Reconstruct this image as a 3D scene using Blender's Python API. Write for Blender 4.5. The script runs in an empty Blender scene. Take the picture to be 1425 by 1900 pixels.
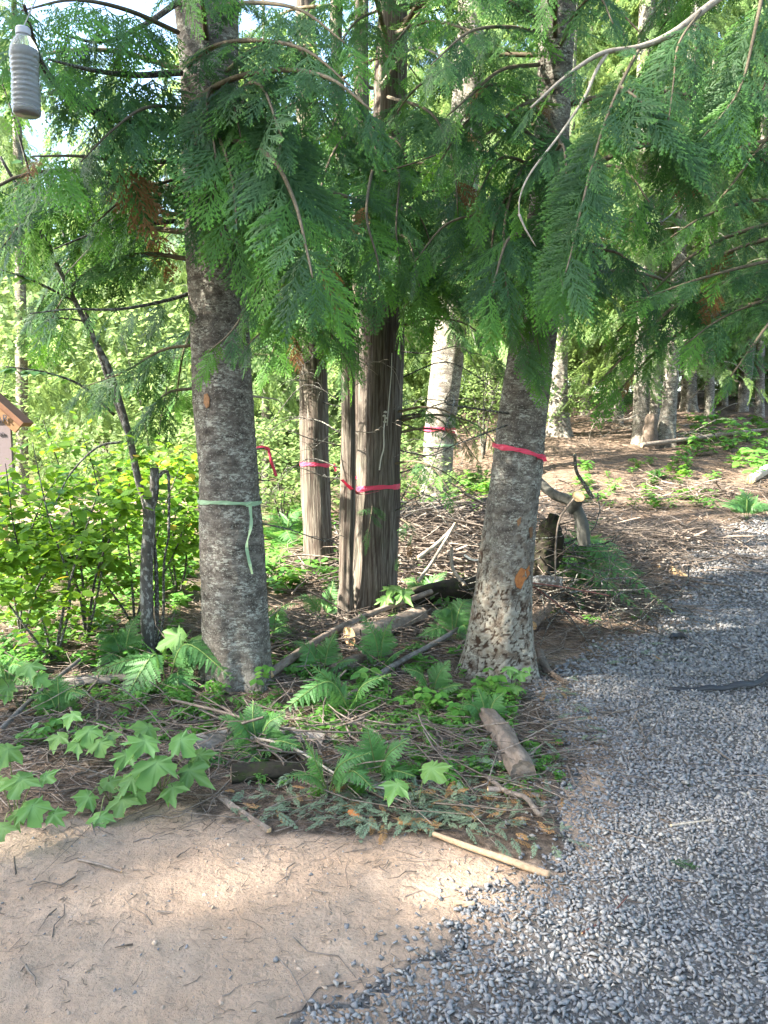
import bpy, math, random
import numpy as np
from mathutils import Vector, Matrix, Euler

random.seed(11)
rng = np.random.default_rng(11)
S = bpy.context.scene
COL = S.collection
R = math.radians

# ------------------------------------------------------------------ camera
F_PX, CX, CY, TILT, CAM_H = 1435.0, 712.5, 950.0, R(6.0), 1.6
cam_d = bpy.data.cameras.new('camera')
cam_d.sensor_fit = 'VERTICAL'
cam_d.angle = 2 * math.atan(CY / F_PX)
cam_d.clip_start, cam_d.clip_end = 0.05, 2000
cam = bpy.data.objects.new('camera', cam_d)
COL.objects.link(cam)
cam.location = (0, 0, CAM_H)
cam.rotation_euler = (R(90) - TILT, 0, 0)
S.camera = cam

# ------------------------------------------------------------------ sky, sun, exposure
SUN_TO = Vector((-0.74, -0.24, 0.64)).normalized()
elev = math.asin(SUN_TO.z)
azim = math.atan2(SUN_TO.x, SUN_TO.y)
W = bpy.data.worlds.new('World')
S.world = W
W.use_nodes = True
nt = W.node_tree
for n in list(nt.nodes):
    nt.nodes.remove(n)
wo = nt.nodes.new('ShaderNodeOutputWorld')
bg = nt.nodes.new('ShaderNodeBackground')
sk = nt.nodes.new('ShaderNodeTexSky')
sk.sky_type = 'NISHITA'
sk.sun_disc = False
sk.sun_elevation = elev
sk.sun_rotation = azim
sk.air_density = 1.0
sk.dust_density = 1.6
bg.inputs['Strength'].default_value = 0.115
nt.links.new(sk.outputs[0], bg.inputs['Color'])
nt.links.new(bg.outputs[0], wo.inputs['Surface'])
sun_d = bpy.data.lights.new('sun', 'SUN')
sun_d.energy = 5.0
sun_d.angle = R(0.6)
sun_d.color = (1.0, 0.93, 0.82)
sun = bpy.data.objects.new('sun', sun_d)
COL.objects.link(sun)
sun.rotation_euler = (-SUN_TO).to_track_quat('-Z', 'Y').to_euler()
S.view_settings.view_transform = 'Standard'
S.view_settings.look = 'None'
S.view_settings.exposure = 3.22
S.view_settings.gamma = 1
S.view_settings.use_curve_mapping = False
S.render.engine = 'CYCLES'
cy = S.cycles
cy.use_denoising = True
cy.max_bounces = 8
cy.diffuse_bounces = 4
cy.glossy_bounces = 3
cy.transmission_bounces = 6
cy.transparent_max_bounces = 8
cy.caustics_reflective = False
cy.caustics_refractive = False
cy.sample_clamp_indirect = 6

# ------------------------------------------------------------------ numeric helpers
def ray(px, py):
    x = (px - CX) / F_PX
    y = -(py - CY) / F_PX
    return np.array([x, math.cos(TILT) + y * math.sin(TILT), -math.sin(TILT) + y * math.cos(TILT)])

def P(px, py, d):
    v = ray(px, py)
    return np.array([0, 0, CAM_H]) + v * (d / v[1])

def pxm(px_size, d):
    return px_size / F_PX * d

def hash01(ix, iy, iz, seed):
    h = (ix * 374761393 + iy * 668265263 + iz * 2147483647 + seed * 1274126177) & 0xFFFFFFFF
    h = ((h ^ (h >> 13)) * 1274126177) & 0xFFFFFFFF
    h = ((h ^ (h >> 16)) * 2246822519) & 0xFFFFFFFF
    return ((h ^ (h >> 15)) & 0xFFFFFF) / float(0xFFFFFF)

def vnoise(x, y, z=None, seed=0):
    x = np.asarray(x, float); y = np.asarray(y, float)
    z = np.zeros_like(x) if z is None else np.asarray(z, float)
    ix, iy, iz = np.floor(x).astype(np.int64), np.floor(y).astype(np.int64), np.floor(z).astype(np.int64)
    fx, fy, fz = x - ix, y - iy, z - iz
    fx, fy, fz = fx * fx * (3 - 2 * fx), fy * fy * (3 - 2 * fy), fz * fz * (3 - 2 * fz)
    out = 0
    for dx in (0, 1):
        for dy in (0, 1):
            for dz in (0, 1):
                w = (fx if dx else 1 - fx) * (fy if dy else 1 - fy) * (fz if dz else 1 - fz)
                out = out + w * hash01(ix + dx, iy + dy, iz + dz, seed)
    return out * 2 - 1

def worley(u, v, period, seed):
    """F1, F2 in a jittered grid, u wraps with the given period"""
    iu, iv = np.floor(u).astype(np.int64), np.floor(v).astype(np.int64)
    f1 = np.full(u.shape, 9.0); f2 = np.full(u.shape, 9.0); idv = np.zeros(u.shape)
    for du in (-1, 0, 1):
        for dv in (-1, 0, 1):
            cu, cv = iu + du, iv + dv
            cw = np.mod(cu, period)
            a = hash01(cw, cv, 0 * cv, seed); b = hash01(cw, cv, 0 * cv + 7, seed)
            d = np.hypot(cu + a - u, cv + b - v)
            nearer = d < f1
            f2 = np.where(nearer, f1, np.minimum(f2, d))
            idv = np.where(nearer, hash01(cw, cv, 0 * cv + 3, seed), idv)
            f1 = np.where(nearer, d, f1)
    return f1, f2, idv

def sstep(a, b, x):
    t = np.clip((np.asarray(x, float) - a) / (b - a), 0, 1)
    return t * t * (3 - 2 * t)

def hterr(x, y):
    x = np.asarray(x, float); y = np.asarray(y, float)
    rise = 0.16 * np.clip(y - 7.3, 0, 14) + 0.05 * np.clip(y - 21.3, 0, 60)
    z = rise * sstep(-1.8, 3.8, x) + 0.35 * np.exp(-((x + 4.6) ** 2 / 5 + (y - 13.5) ** 2 / 4))
    far = sstep(9, 40, np.hypot(x, y))
    z = z + 0.05 * vnoise(x * .9, y * .9, None, 3) * sstep(3.6, 5, y) + far * 0.6 * vnoise(x * .12, y * .12, None, 4)
    return z

def hz(x, y):
    return float(hterr(np.array([x]), np.array([y]))[0])

def G(px, py):
    """the point of the ground that a line of sight reaches"""
    v = ray(px, py)
    lo, hi = 0.5, 60.0
    o = np.array([0, 0, CAM_H])
    t = np.linspace(0.8, 60, 1500)
    q = o + t[:, None] * v
    below = q[:, 2] < hterr(q[:, 0], q[:, 1])
    i = int(np.argmax(below)) if below.any() else len(t) - 1
    p = o + t[i] * v
    return np.array([p[0], p[1], hz(p[0], p[1])])

def in_poly(x, y, poly):
    x = np.asarray(x, float); y = np.asarray(y, float)
    c = np.zeros(x.shape, bool)
    n = len(poly)
    for i in range(n):
        x1, y1 = poly[i]; x2, y2 = poly[(i + 1) % n]
        if y1 == y2:
            continue
        cond = ((y1 > y) != (y2 > y)) & (x < (x2 - x1) * (y - y1) / (y2 - y1) + x1)
        c ^= cond
    return c

# ------------------------------------------------------------------ mesh helpers
def link(o, parent=None):
    COL.objects.link(o)
    if parent is not None:
        o.parent = parent
    return o

def mesh_np(name, V, faces, mat=None, smooth=False):
    """V (n,3); faces: list of int arrays (m,k)"""
    me = bpy.data.meshes.new(name)
    V = np.ascontiguousarray(V, dtype=np.float32)
    me.vertices.add(len(V))
    me.vertices.foreach_set('co', V.ravel())
    faces = [f for f in faces if len(f)]
    loops = np.concatenate([f.ravel() for f in faces]).astype(np.int32)
    tot = np.concatenate([np.full(len(f), f.shape[1], np.int32) for f in faces])
    start = np.concatenate([[0], np.cumsum(tot)[:-1]]).astype(np.int32)
    me.loops.add(len(loops))
    me.loops.foreach_set('vertex_index', loops)
    me.polygons.add(len(tot))
    me.polygons.foreach_set('loop_start', start)
    me.polygons.foreach_set('loop_total', tot)
    if smooth:
        me.polygons.foreach_set('use_smooth', np.ones(len(tot), bool))
    me.update(calc_edges=True)
    me.validate()
    if mat:
        me.materials.append(mat)
    return me

def fattr(me, name, vals):
    a = me.attributes.new(name, 'FLOAT', 'POINT')
    a.data.foreach_set('value', np.asarray(vals, np.float32))

class MB:
    def __init__(s):
        s.v, s.f = [], []
    def add(s, V, Fc):
        k = len(s.v)
        s.v += [tuple(map(float, p)) for p in V]
        s.f += [tuple(int(i) + k for i in q) for q in Fc]
    def tube(s, pts, rad, n=6, cap=True):
        pts = np.asarray(pts, float)
        rad = np.broadcast_to(np.asarray(rad, float), (len(pts),))
        V, Fc = tube_arrays(pts, rad, n)
        Fl = [tuple(q) for q in Fc]
        if cap:
            Fl += [tuple(range(n - 1, -1, -1)), tuple(range((len(pts) - 1) * n, len(pts) * n))]
        s.add(V, Fl)
    def box(s, c, size, rot=None):
        c = np.asarray(c, float); h = np.asarray(size, float) / 2
        V = np.array([(x, y, z) for x in (-1, 1) for y in (-1, 1) for z in (-1, 1)]) * h
        if rot is not None:
            V = V @ np.array(rot.to_matrix()).T
        s.add(V + c, [(0, 1, 3, 2), (4, 6, 7, 5), (0, 4, 5, 1), (2, 3, 7, 6), (0, 2, 6, 4), (1, 5, 7, 3)])
    def build(s, name, mat, parent=None, smooth=False, loc=None):
        me = bpy.data.meshes.new(name)
        me.from_pydata(s.v, [], s.f)
        if smooth:
            me.polygons.foreach_set('use_smooth', [True] * len(me.polygons))
        me.update()
        if mat:
            me.materials.append(mat)
        o = link(bpy.data.objects.new(name, me), parent)
        if loc is not None:
            o.location = loc
        return o

def tube_arrays(pts, rad, n):
    pts = np.asarray(pts, float)
    tan = np.gradient(pts, axis=0)
    tan /= np.linalg.norm(tan, axis=1)[:, None] + 1e-9
    ref = np.array([0.31, 0.17, 0.93]) if abs(tan[0][2]) < 0.9 else np.array([1.0, 0.1, 0])
    V = []
    for p, t, r in zip(pts, tan, rad):
        a = np.cross(t, ref); a /= np.linalg.norm(a) + 1e-9
        b = np.cross(t, a)
        ref = np.cross(a, t)
        for k in range(n):
            th = 2 * math.pi * k / n
            V.append(p + r * (math.cos(th) * a + math.sin(th) * b))
    Fc = []
    for i in range(len(pts) - 1):
        for k in range(n):
            Fc.append((i * n + k, i * n + (k + 1) % n, (i + 1) * n + (k + 1) % n, (i + 1) * n + k))
    return np.array(V), Fc

def smooth_path(pts, per=5):
    """Catmull-Rom through the points"""
    p = np.asarray(pts, float)
    if len(p) < 3:
        t = np.linspace(0, 1, per * 2 + 1)[:, None]
        return p[0] * (1 - t) + p[-1] * t
    q = np.vstack([2 * p[0] - p[1], p, 2 * p[-1] - p[-2]])
    out = []
    for i in range(1, len(q) - 2):
        a, b, c, d = q[i - 1], q[i], q[i + 1], q[i + 2]
        for k in range(per):
            t = k / per
            out.append(.5 * ((2 * b) + (-a + c) * t + (2 * a - 5 * b + 4 * c - d) * t * t + (-a + 3 * b - 3 * c + d) * t ** 3))
    out.append(p[-1])
    return np.array(out)

def tag(o, label=None, cat=None, group=None, kind=None):
    if label: o['label'] = label
    if cat: o['category'] = cat
    if group: o['group'] = group
    if kind: o['kind'] = kind
    return o

def empty(name, loc, label, cat, group=None):
    o = bpy.data.objects.new(name, None)
    o.empty_display_size = 0.1
    link(o)
    o.location = loc
    return tag(o, label, cat, group)

def frame(d, n):
    """rotation whose x axis is d and whose z axis is near n"""
    x = np.asarray(d, float); x = x / (np.linalg.norm(x) + 1e-9)
    z = np.asarray(n, float); z = z - x * (z @ x); z = z / (np.linalg.norm(z) + 1e-9)
    y = np.cross(z, x)
    return np.array([x, y, z]).T

def mat4(rot, loc, s=1.0):
    m = np.eye(4); m[:3, :3] = rot * s; m[:3, 3] = loc
    return Matrix(m.tolist())

# ------------------------------------------------------------------ materials
def new_mat(name):
    m = bpy.data.materials.new(name)
    m.use_nodes = True
    t = m.node_tree
    for n in list(t.nodes):
        t.nodes.remove(n)
    return m, t, t.nodes, t.links

def N(t, kind, **kw):
    n = t.nodes.new(kind)
    for k, v in kw.items():
        if k in n.inputs:
            n.inputs[k].default_value = v
        else:
            setattr(n, k, v)
    return n

def ramp(t, src, stops):
    r = t.nodes.new('ShaderNodeValToRGB')
    els = r.color_ramp.elements
    while len(els) < len(stops):
        els.new(0.5)
    for e, (p, c) in zip(els, stops):
        e.position = p
        e.color = (*c, 1) if len(c) == 3 else c
    t.links.new(src, r.inputs[0])
    return r.outputs[0]

def mixc(t, fac, a, b, mode='MIX'):
    m = t.nodes.new('ShaderNodeMix')
    m.data_type = 'RGBA'; m.blend_type = mode
    for i, v in ((0, fac), (6, a), (7, b)):
        if hasattr(v, 'is_linked') or hasattr(v, 'links'):
            t.links.new(v, m.inputs[i])
        elif isinstance(v, (int, float)):
            m.inputs[i].default_value = v
        else:
            m.inputs[i].default_value = (*v, 1)
    return m.outputs[2]

def math_n(t, op, a, b=None):
    m = t.nodes.new('ShaderNodeMath'); m.operation = op
    for i, v in ((0, a), (1, b)):
        if v is None: continue
        if isinstance(v, (int, float)): m.inputs[i].default_value = v
        else: t.links.new(v, m.inputs[i])
    return m.outputs[0]

def coords(t, scale=(1, 1, 1)):
    c = t.nodes.new('ShaderNodeTexCoord')
    mp = t.nodes.new('ShaderNodeMapping')
    mp.inputs['Scale'].default_value = scale
    t.links.new(c.outputs['Object'], mp.inputs[0])
    return mp.outputs[0]

def noise(t, vec, scale, detail=4, rough=0.55):
    n = N(t, 'ShaderNodeTexNoise', Scale=scale, Detail=detail, Roughness=rough)
    t.links.new(vec, n.inputs['Vector'])
    return n.outputs[0]

def attr(t, name):
    a = t.nodes.new('ShaderNodeAttribute'); a.attribute_name = name
    return a.outputs['Fac']

def finish(t, col, rough=0.9, bump=None, bstr=0.4, bdist=0.01, spec=0.2):
    b = t.nodes.new('ShaderNodeBsdfPrincipled')
    b.inputs['Roughness'].default_value = rough
    b.inputs['Specular IOR Level'].default_value = spec
    if isinstance(col, tuple): b.inputs['Base Color'].default_value = (*col, 1)
    else: t.links.new(col, b.inputs['Base Color'])
    if bump is not None:
        bn = N(t, 'ShaderNodeBump', Strength=bstr, Distance=bdist)
        t.links.new(bump, bn.inputs['Height'])
        t.links.new(bn.outputs[0], b.inputs['Normal'])
    o = t.nodes.new('ShaderNodeOutputMaterial')
    t.links.new(b.outputs[0], o.inputs[0])
    return b

def rnd(t):
    """a random number that differs from object to object and from island to island"""
    oi = t.nodes.new('ShaderNodeObjectInfo')
    g = t.nodes.new('ShaderNodeNewGeometry')
    return math_n(t, 'FRACT', math_n(t, 'ADD', oi.outputs['Random'], g.outputs['Random Per Island']))

def obj_rnd(t):
    return t.nodes.new('ShaderNodeObjectInfo').outputs['Random']

def leaf_mat(name, c_a, c_b, trans_c, trans=0.45, rough=0.5, tip=None, spec=0.35, island=True, under=None):
    m, t, nn, ll = new_mat(name)
    r = rnd(t) if island else obj_rnd(t)
    col = mixc(t, r, c_a, c_b)
    if tip:
        tp = ramp(t, attr(t, 'tip'), [(0.42, (0, 0, 0)), (0.95, (1, 1, 1))])
        col = mixc(t, tp, col, tip)
    hv = N(t, 'ShaderNodeHueSaturation')
    ll.new(col, hv.inputs['Color'])
    ll.new(math_n(t, 'ADD', 0.78, math_n(t, 'MULTIPLY', obj_rnd(t), 0.45)), hv.inputs['Value'])
    col = hv.outputs[0]
    b = t.nodes.new('ShaderNodeBsdfPrincipled')
    b.inputs['Roughness'].default_value = rough
    b.inputs['Specular IOR Level'].default_value = spec
    ll.new(col, b.inputs['Base Color'])
    tr = t.nodes.new('ShaderNodeBsdfTranslucent')
    ll.new(mixc(t, 0.5, trans_c, col), tr.inputs['Color'])
    if not isinstance(trans_c, tuple): pass
    mx = t.nodes.new('ShaderNodeMixShader')
    mx.inputs[0].default_value = trans
    ll.new(b.outputs[0], mx.inputs[1]); ll.new(tr.outputs[0], mx.inputs[2])
    o = t.nodes.new('ShaderNodeOutputMaterial')
    ll.new(mx.outputs[0], o.inputs[0])
    return m

M = {}
M['cedar'] = leaf_mat('cedar_foliage', (0.032, 0.084, 0.034), (0.056, 0.118, 0.043), (0.16, 0.34, 0.04), 0.38, 0.5, tip=(0.12, 0.28, 0.05), island=False, spec=.2)
M['cedar_far_lit'] = leaf_mat('lit_conifer_foliage', (0.07, 0.13, 0.035), (0.12, 0.19, 0.05), (0.40, 0.54, 0.16), 0.48, 0.55)  # paler far version of the cedar; sunlit brightness is put into the colour
M['shrub'] = leaf_mat('shrub_leaf', (0.07, 0.17, 0.02), (0.13, 0.24, 0.025), (0.31, 0.52, 0.025), 0.5, 0.5, spec=.2)
M['young'] = leaf_mat('lit_young_leaf', (0.085, 0.15, 0.04), (0.125, 0.19, 0.06), (0.42, 0.56, 0.20), 0.5, 0.5, spec=.3)  # whitish glow of the sunlit background painted into the leaf colour
M['yellow'] = leaf_mat('yellow_leaf', (0.45, 0.34, 0.03), (0.5, 0.4, 0.05), (0.6, 0.45, 0.04), 0.4, 0.5)
M['broad'] = leaf_mat('thimble_leaf', (0.10, 0.215, 0.055), (0.15, 0.275, 0.075), (0.28, 0.50, 0.06), 0.38, 0.55, tip=(0.19, 0.33, 0.12), spec=.2)
M['fern'] = leaf_mat('fern_leaf', (0.07, 0.185, 0.055), (0.095, 0.22, 0.065), (0.24, 0.48, 0.06), 0.38, 0.5, island=False)
M['herb'] = leaf_mat('herb_leaf', (0.06, 0.18, 0.03), (0.11, 0.25, 0.04), (0.28, 0.5, 0.04), 0.4, 0.5)
M['clip'] = leaf_mat('wilted_fern', (0.13, 0.19, 0.11), (0.21, 0.26, 0.165), (0.2, 0.3, 0.12), 0.25, 0.7)
M['dryfern'] = leaf_mat('dry_leaf', (0.28, 0.15, 0.06), (0.40, 0.24, 0.10), (0.4, 0.2, 0.06), 0.3, 0.7)

def bark_fir():
    m, t, nn, ll = new_mat('fir_bark')
    v = coords(t, (1, 1, 2.4)); w = coords(t)
    base = ramp(t, noise(t, v, 11, 7, 0.72), [(0.34, (0.040, 0.034, 0.028)), (0.5, (0.115, 0.099, 0.082)), (0.66, (0.22, 0.196, 0.165))])
    lich = ramp(t, noise(t, v, 34, 6, 0.75), [(0.50, (0, 0, 0)), (0.55, (1, 1, 1))])
    lmask = ramp(t, noise(t, coords(t, (1, 1, 1.7)), 7, 4, .7), [(0.46, (0, 0, 0)), (0.58, (1, 1, 1))])
    lf = math_n(t, 'MULTIPLY', lich, lmask)
    col = mixc(t, lf, base, mixc(t, noise(t, w, 20, 2), (0.27, 0.27, 0.22), (0.47, 0.46, 0.39)))
    spk = ramp(t, noise(t, w, 95, 4, .7), [(0.58, (0, 0, 0)), (0.64, (.8, .8, .8))])
    col = mixc(t, spk, col, (0.40, 0.38, 0.32))
    rel = attr(t, 'relief')
    pl = attr(t, 'plate')
    platec = mixc(t, noise(t, w, 90, 5, 0.75), (0.16, 0.14, 0.11), (0.50, 0.47, 0.38))
    platec = mixc(t, ramp(t, noise(t, w, 16, 3), [(0.45, (0, 0, 0)), (0.62, (1, 1, 1))]), platec, (0.15, 0.105, 0.07))
    col = mixc(t, math_n(t, 'MULTIPLY', pl, 0.9), col, platec)
    col = mixc(t, ramp(t, rel, [(0.1, (1, 1, 1)), (0.75, (0, 0, 0))]), col, (0.045, 0.026, 0.016))
    h = noise(t, v, 60, 6, 0.75)
    finish(t, col, 0.92, h, 0.9, 0.012)
    return m

def bark_cedar():
    m, t, nn, ll = new_mat('cedar_bark')
    v = coords(t, (14, 14, 0.7)); w = coords(t)
    a = noise(t, v, 6, 6, 0.7)
    col = ramp(t, a, [(0.3, (0.048, 0.040, 0.032)), (0.5, (0.125, 0.107, 0.086)), (0.7, (0.24, 0.212, 0.172))])
    col = mixc(t, ramp(t, noise(t, w, 5, 3), [(0.5, (0, 0, 0)), (0.75, (0.5, 0.5, 0.5))]), col, (0.10, 0.11, 0.07))
    col = mixc(t, ramp(t, attr(t, 'relief'), [(0.0, (1, 1, 1)), (0.6, (0, 0, 0))]), col, (0.05, 0.035, 0.027))
    finish(t, col, 0.93, a, 0.8, 0.015)
    return m

def bark_simple(name, a, b, sc=14, stretch=(1, 1, 1), patch=None):
    m, t, nn, ll = new_mat(name)
    v = coords(t, stretch)
    n = noise(t, v, sc, 6, 0.7)
    col = ramp(t, n, [(0.3, a), (0.7, b)])
    if patch:
        col = mixc(t, ramp(t, noise(t, v, sc * 1.7, 3), [(0.52, (0, 0, 0)), (0.6, (1, 1, 1))]), col, patch)
    hv = N(t, 'ShaderNodeHueSaturation'); ll.new(col, hv.inputs['Color'])
    ll.new(math_n(t, 'ADD', 0.7, math_n(t, 'MULTIPLY', rnd(t), 0.6)), hv.inputs['Value'])
    finish(t, hv.outputs[0], 0.9, n, 0.7, 0.006)
    return m

M['fir'] = bark_fir()
M['cedarbark'] = bark_cedar()
M['alder'] = bark_simple('alder_bark', (0.05, 0.045, 0.04), (0.12, 0.11, 0.10), 22, (1, 1, .6), (0.26, 0.255, 0.235))
M['darkbranch'] = bark_simple('dark_branch', (0.03, 0.025, 0.02), (0.09, 0.08, 0.07), 40, (1, 1, 1), (0.20, 0.21, 0.18))
M['palebranch'] = bark_simple('pale_branch', (0.22, 0.185, 0.14), (0.42, 0.37, 0.30), 35)
M['stem'] = bark_simple('branch_stem', (0.075, 0.06, 0.04), (0.16, 0.13, 0.085), 40)
M['twig'] = bark_simple('dead_twig', (0.075, 0.058, 0.045), (0.27, 0.22, 0.178), 30)
M['litter'] = bark_simple('litter', (0.08, 0.056, 0.04), (0.30, 0.215, 0.15), 30)
M['dustyroot'] = bark_simple('dusty_root', (0.26, 0.195, 0.145), (0.36, 0.28, 0.21), 30)
M['redtwig'] = bark_simple('red_twig', (0.12, 0.05, 0.04), (0.20, 0.09, 0.07), 30)
M['log'] = bark_simple('log_wood', (0.07, 0.05, 0.036), (0.25, 0.195, 0.15), 24, (1, .35, 1), (0.13, 0.105, 0.085))
M['greylog'] = bark_simple('weathered_log', (0.085, 0.073, 0.062), (0.25, 0.225, 0.195), 24, (.35, 1, 1))
M['mosslog'] = bark_simple('mossy_log', (0.012, 0.010, 0.007), (0.04, 0.033, 0.022), 14, (1, 1, 1), (0.028, 0.034, 0.012))
M['sapling'] = bark_simple('sapling_bark', (0.07, 0.068, 0.055), (0.15, 0.145, 0.125), 20)
M['peeled'] = bark_simple('peeled_wood', (0.25, 0.165, 0.10), (0.42, 0.30, 0.19), 60)
M['cutwood'] = bark_simple('cut_wood', (0.42, 0.26, 0.12), (0.62, 0.43, 0.24), 25)
M['knotwood'] = bark_simple('knot_wood', (0.14, 0.07, 0.035), (0.30, 0.17, 0.09), 60)
M['roofwood'] = bark_simple('roof_wood', (0.13, 0.065, 0.04), (0.19, 0.10, 0.06), 8)
M['fasciawood'] = bark_simple('fascia_wood', (0.24, 0.13, 0.065), (0.33, 0.19, 0.10), 8)
M['orangewood'] = bark_simple('orange_wound', (0.25, 0.08, 0.025), (0.48, 0.20, 0.07), 30)
M['fronds'] = bark_simple('frond_rachis', (0.12, 0.19, 0.05), (0.20, 0.26, 0.08), 10)
M['greenstem'] = bark_simple('green_stem', (0.10, 0.14, 0.05), (0.18, 0.20, 0.08), 10)

def flat(name, c, rough=0.5, trans=None, spec=0.3):
    m, t, nn, ll = new_mat(name)
    b = finish(t, c, rough, spec=spec)
    if trans:
        tr = N(t, 'ShaderNodeBsdfTranslucent'); tr.inputs[0].default_value = (*c, 1)
        mx = N(t, 'ShaderNodeMixShader'); mx.inputs[0].default_value = trans
        o = [n for n in nn if n.type == 'OUTPUT_MATERIAL'][0]
        ll.new(b.outputs[0], mx.inputs[1]); ll.new(tr.outputs[0], mx.inputs[2]); ll.new(mx.outputs[0], o.inputs[0])
    return m
M['pink'] = flat('pink_tape', (0.74, 0.075, 0.14), 0.4, 0.25)
M['green'] = flat('green_tape', (0.36, 0.52, 0.32), 0.4, 0.3)
M['plasticblack'] = flat('black_fabric', (0.035, 0.037, 0.042), 0.55)
M['mauve'] = flat('mauve_panel', (0.135, 0.105, 0.107), 0.7)
M['ink'] = flat('dark_lettering', (0.03, 0.03, 0.04), 0.7)
M['capgrey'] = flat('bottle_cap', (0.36, 0.36, 0.38), 0.5)
M['cord'] = flat('cord', (0.25, 0.24, 0.22), 0.8)
M['resin'] = flat('white_resin', (0.55, 0.53, 0.46), 0.6)

def stone_mat():
    m, t, nn, ll = new_mat('gravel_stone')
    r = rnd(t)
    col = ramp(t, r, [(0.0, (0.105, 0.104, 0.105)), (0.5, (0.185, 0.182, 0.18)), (0.8, (0.265, 0.257, 0.245)), (0.92, (0.32, 0.285, 0.235)), (1.0, (0.38, 0.355, 0.32))])
    n = noise(t, coords(t), 160, 4, 0.6)
    col = mixc(t, 0.35, col, ramp(t, n, [(0.3, (0.11, 0.11, 0.112)), (0.7, (0.31, 0.30, 0.29))]))
    finish(t, col, 0.75, n, 0.4, 0.002, spec=0.3)
    return m
M['stone'] = stone_mat()

def ground_mat():
    m, t, nn, ll = new_mat('ground')
    w = coords(t)
    n1 = noise(t, w, 3.0, 8, 0.6); n2 = noise(t, w, 55, 6, 0.7); n3 = noise(t, w, 14, 6, 0.65)
    duff = ramp(t, n3, [(0.3, (0.045, 0.032, 0.023)), (0.5, (0.10, 0.073, 0.053)), (0.7, (0.19, 0.142, 0.105))])
    duff = mixc(t, ramp(t, n2, [(0.45, (0, 0, 0)), (0.7, (0.6, 0.6, 0.6))]), duff, (0.26, 0.19, 0.135))
    dirt = ramp(t, n1, [(0.3, (0.335, 0.235, 0.16)), (0.5, (0.415, 0.295, 0.205)), (0.7, (0.46, 0.34, 0.245))])
    dirt = mixc(t, ramp(t, n3, [(0.5, (0, 0, 0)), (0.72, (.7, .7, .7))]), dirt, (0.30, 0.225, 0.165))
    dirt = mixc(t, ramp(t, n2, [(0.35, (0.55, 0.55, 0.55)), (0.5, (0, 0, 0))]), dirt, (0.29, 0.215, 0.155))
    sp = N(t, 'ShaderNodeTexVoronoi', Scale=38.0); ll.new(w, sp.inputs['Vector'])
    dirt = mixc(t, ramp(t, sp.outputs['Distance'], [(0.05, (0.8, 0.8, 0.8)), (0.10, (0, 0, 0))]), dirt, (0.46, 0.40, 0.33))
    grav = ramp(t, n2, [(0.3, (0.06, 0.057, 0.054)), (0.7, (0.17, 0.162, 0.152))])
    lush = ramp(t, n3, [(0.3, (0.05, 0.06, 0.02)), (0.6, (0.13, 0.16, 0.05)), (0.75, (0.2, 0.2, 0.09))])
    col = mixc(t, attr(t, 'lush'), duff, lush)
    col = mixc(t, attr(t, 'dirt'), col, dirt)
    col = mixc(t, attr(t, 'gravel'), col, grav)
    hh = math_n(t, 'ADD', math_n(t, 'MULTIPLY', n2, .6), math_n(t, 'MULTIPLY', n3, 1.0))
    finish(t, col, 0.95, hh, 1.0, 0.03, spec=0.15)
    return m
M['ground'] = ground_mat()

# ------------------------------------------------------------------ ground regions
edge_px = [(575, 1900), (640, 1868), (700, 1828), (760, 1790), (820, 1740), (850, 1700), (880, 1660), (950, 1645), (1010, 1625), (1030, 1560), (1020, 1500), (1050, 1450), (1045, 1390), (1030, 1330), (1000, 1290), (1060, 1235), (1130, 1190), (1200, 1170), (1250, 1130), (1240, 1085), (1225, 1050), (1290, 1000), (1380, 972), (1425, 962)]
GRAVEL = [(-3.0, -4.0), (-0.75, 1.0)] + [tuple(G(*p)[:2]) for p in edge_px] + [(7.5, 10.6), (30, 12), (30, -4)]
dirt_px = [(0, 1560), (110, 1545), (200, 1522), (300, 1500), (380, 1502), (470, 1530), (560, 1562), (660, 1555), (740, 1548), (820, 1548), (930, 1590), (1040, 1625), (1060, 1700)]
DIRT = [(-20, -4), (-20, 3.2), (-3, 2.75)] + [tuple(G(*p)[:2]) for p in dirt_px] + [(1.2, 1.5), (1.5, -4)]

def wob(x, y):
    return x + 0.10 * vnoise(x * 3.3, y * 3.3, None, 21) + 0.05 * vnoise(x * 11, y * 11, None, 22), y + 0.08 * vnoise(x * 3.3, y * 3.3, None, 23) + 0.05 * vnoise(x * 11, y * 11, None, 24)

def in_gravel(x, y):
    return in_poly(*wob(x, y), GRAVEL)

def in_dirt(x, y):
    return in_poly(*wob(x, y), DIRT)

def micro(x, y):
    """small relief of the bare soil and litter"""
    return 0.016 * vnoise(x * 3, y * 3, None, 31) + 0.010 * vnoise(x * 8, y * 8, None, 32) + 0.006 * vnoise(x * 17, y * 17, None, 33)

def ghz(x, y):
    return hz(x, y) + float(micro(np.array([x]), np.array([y]))[0])

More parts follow.
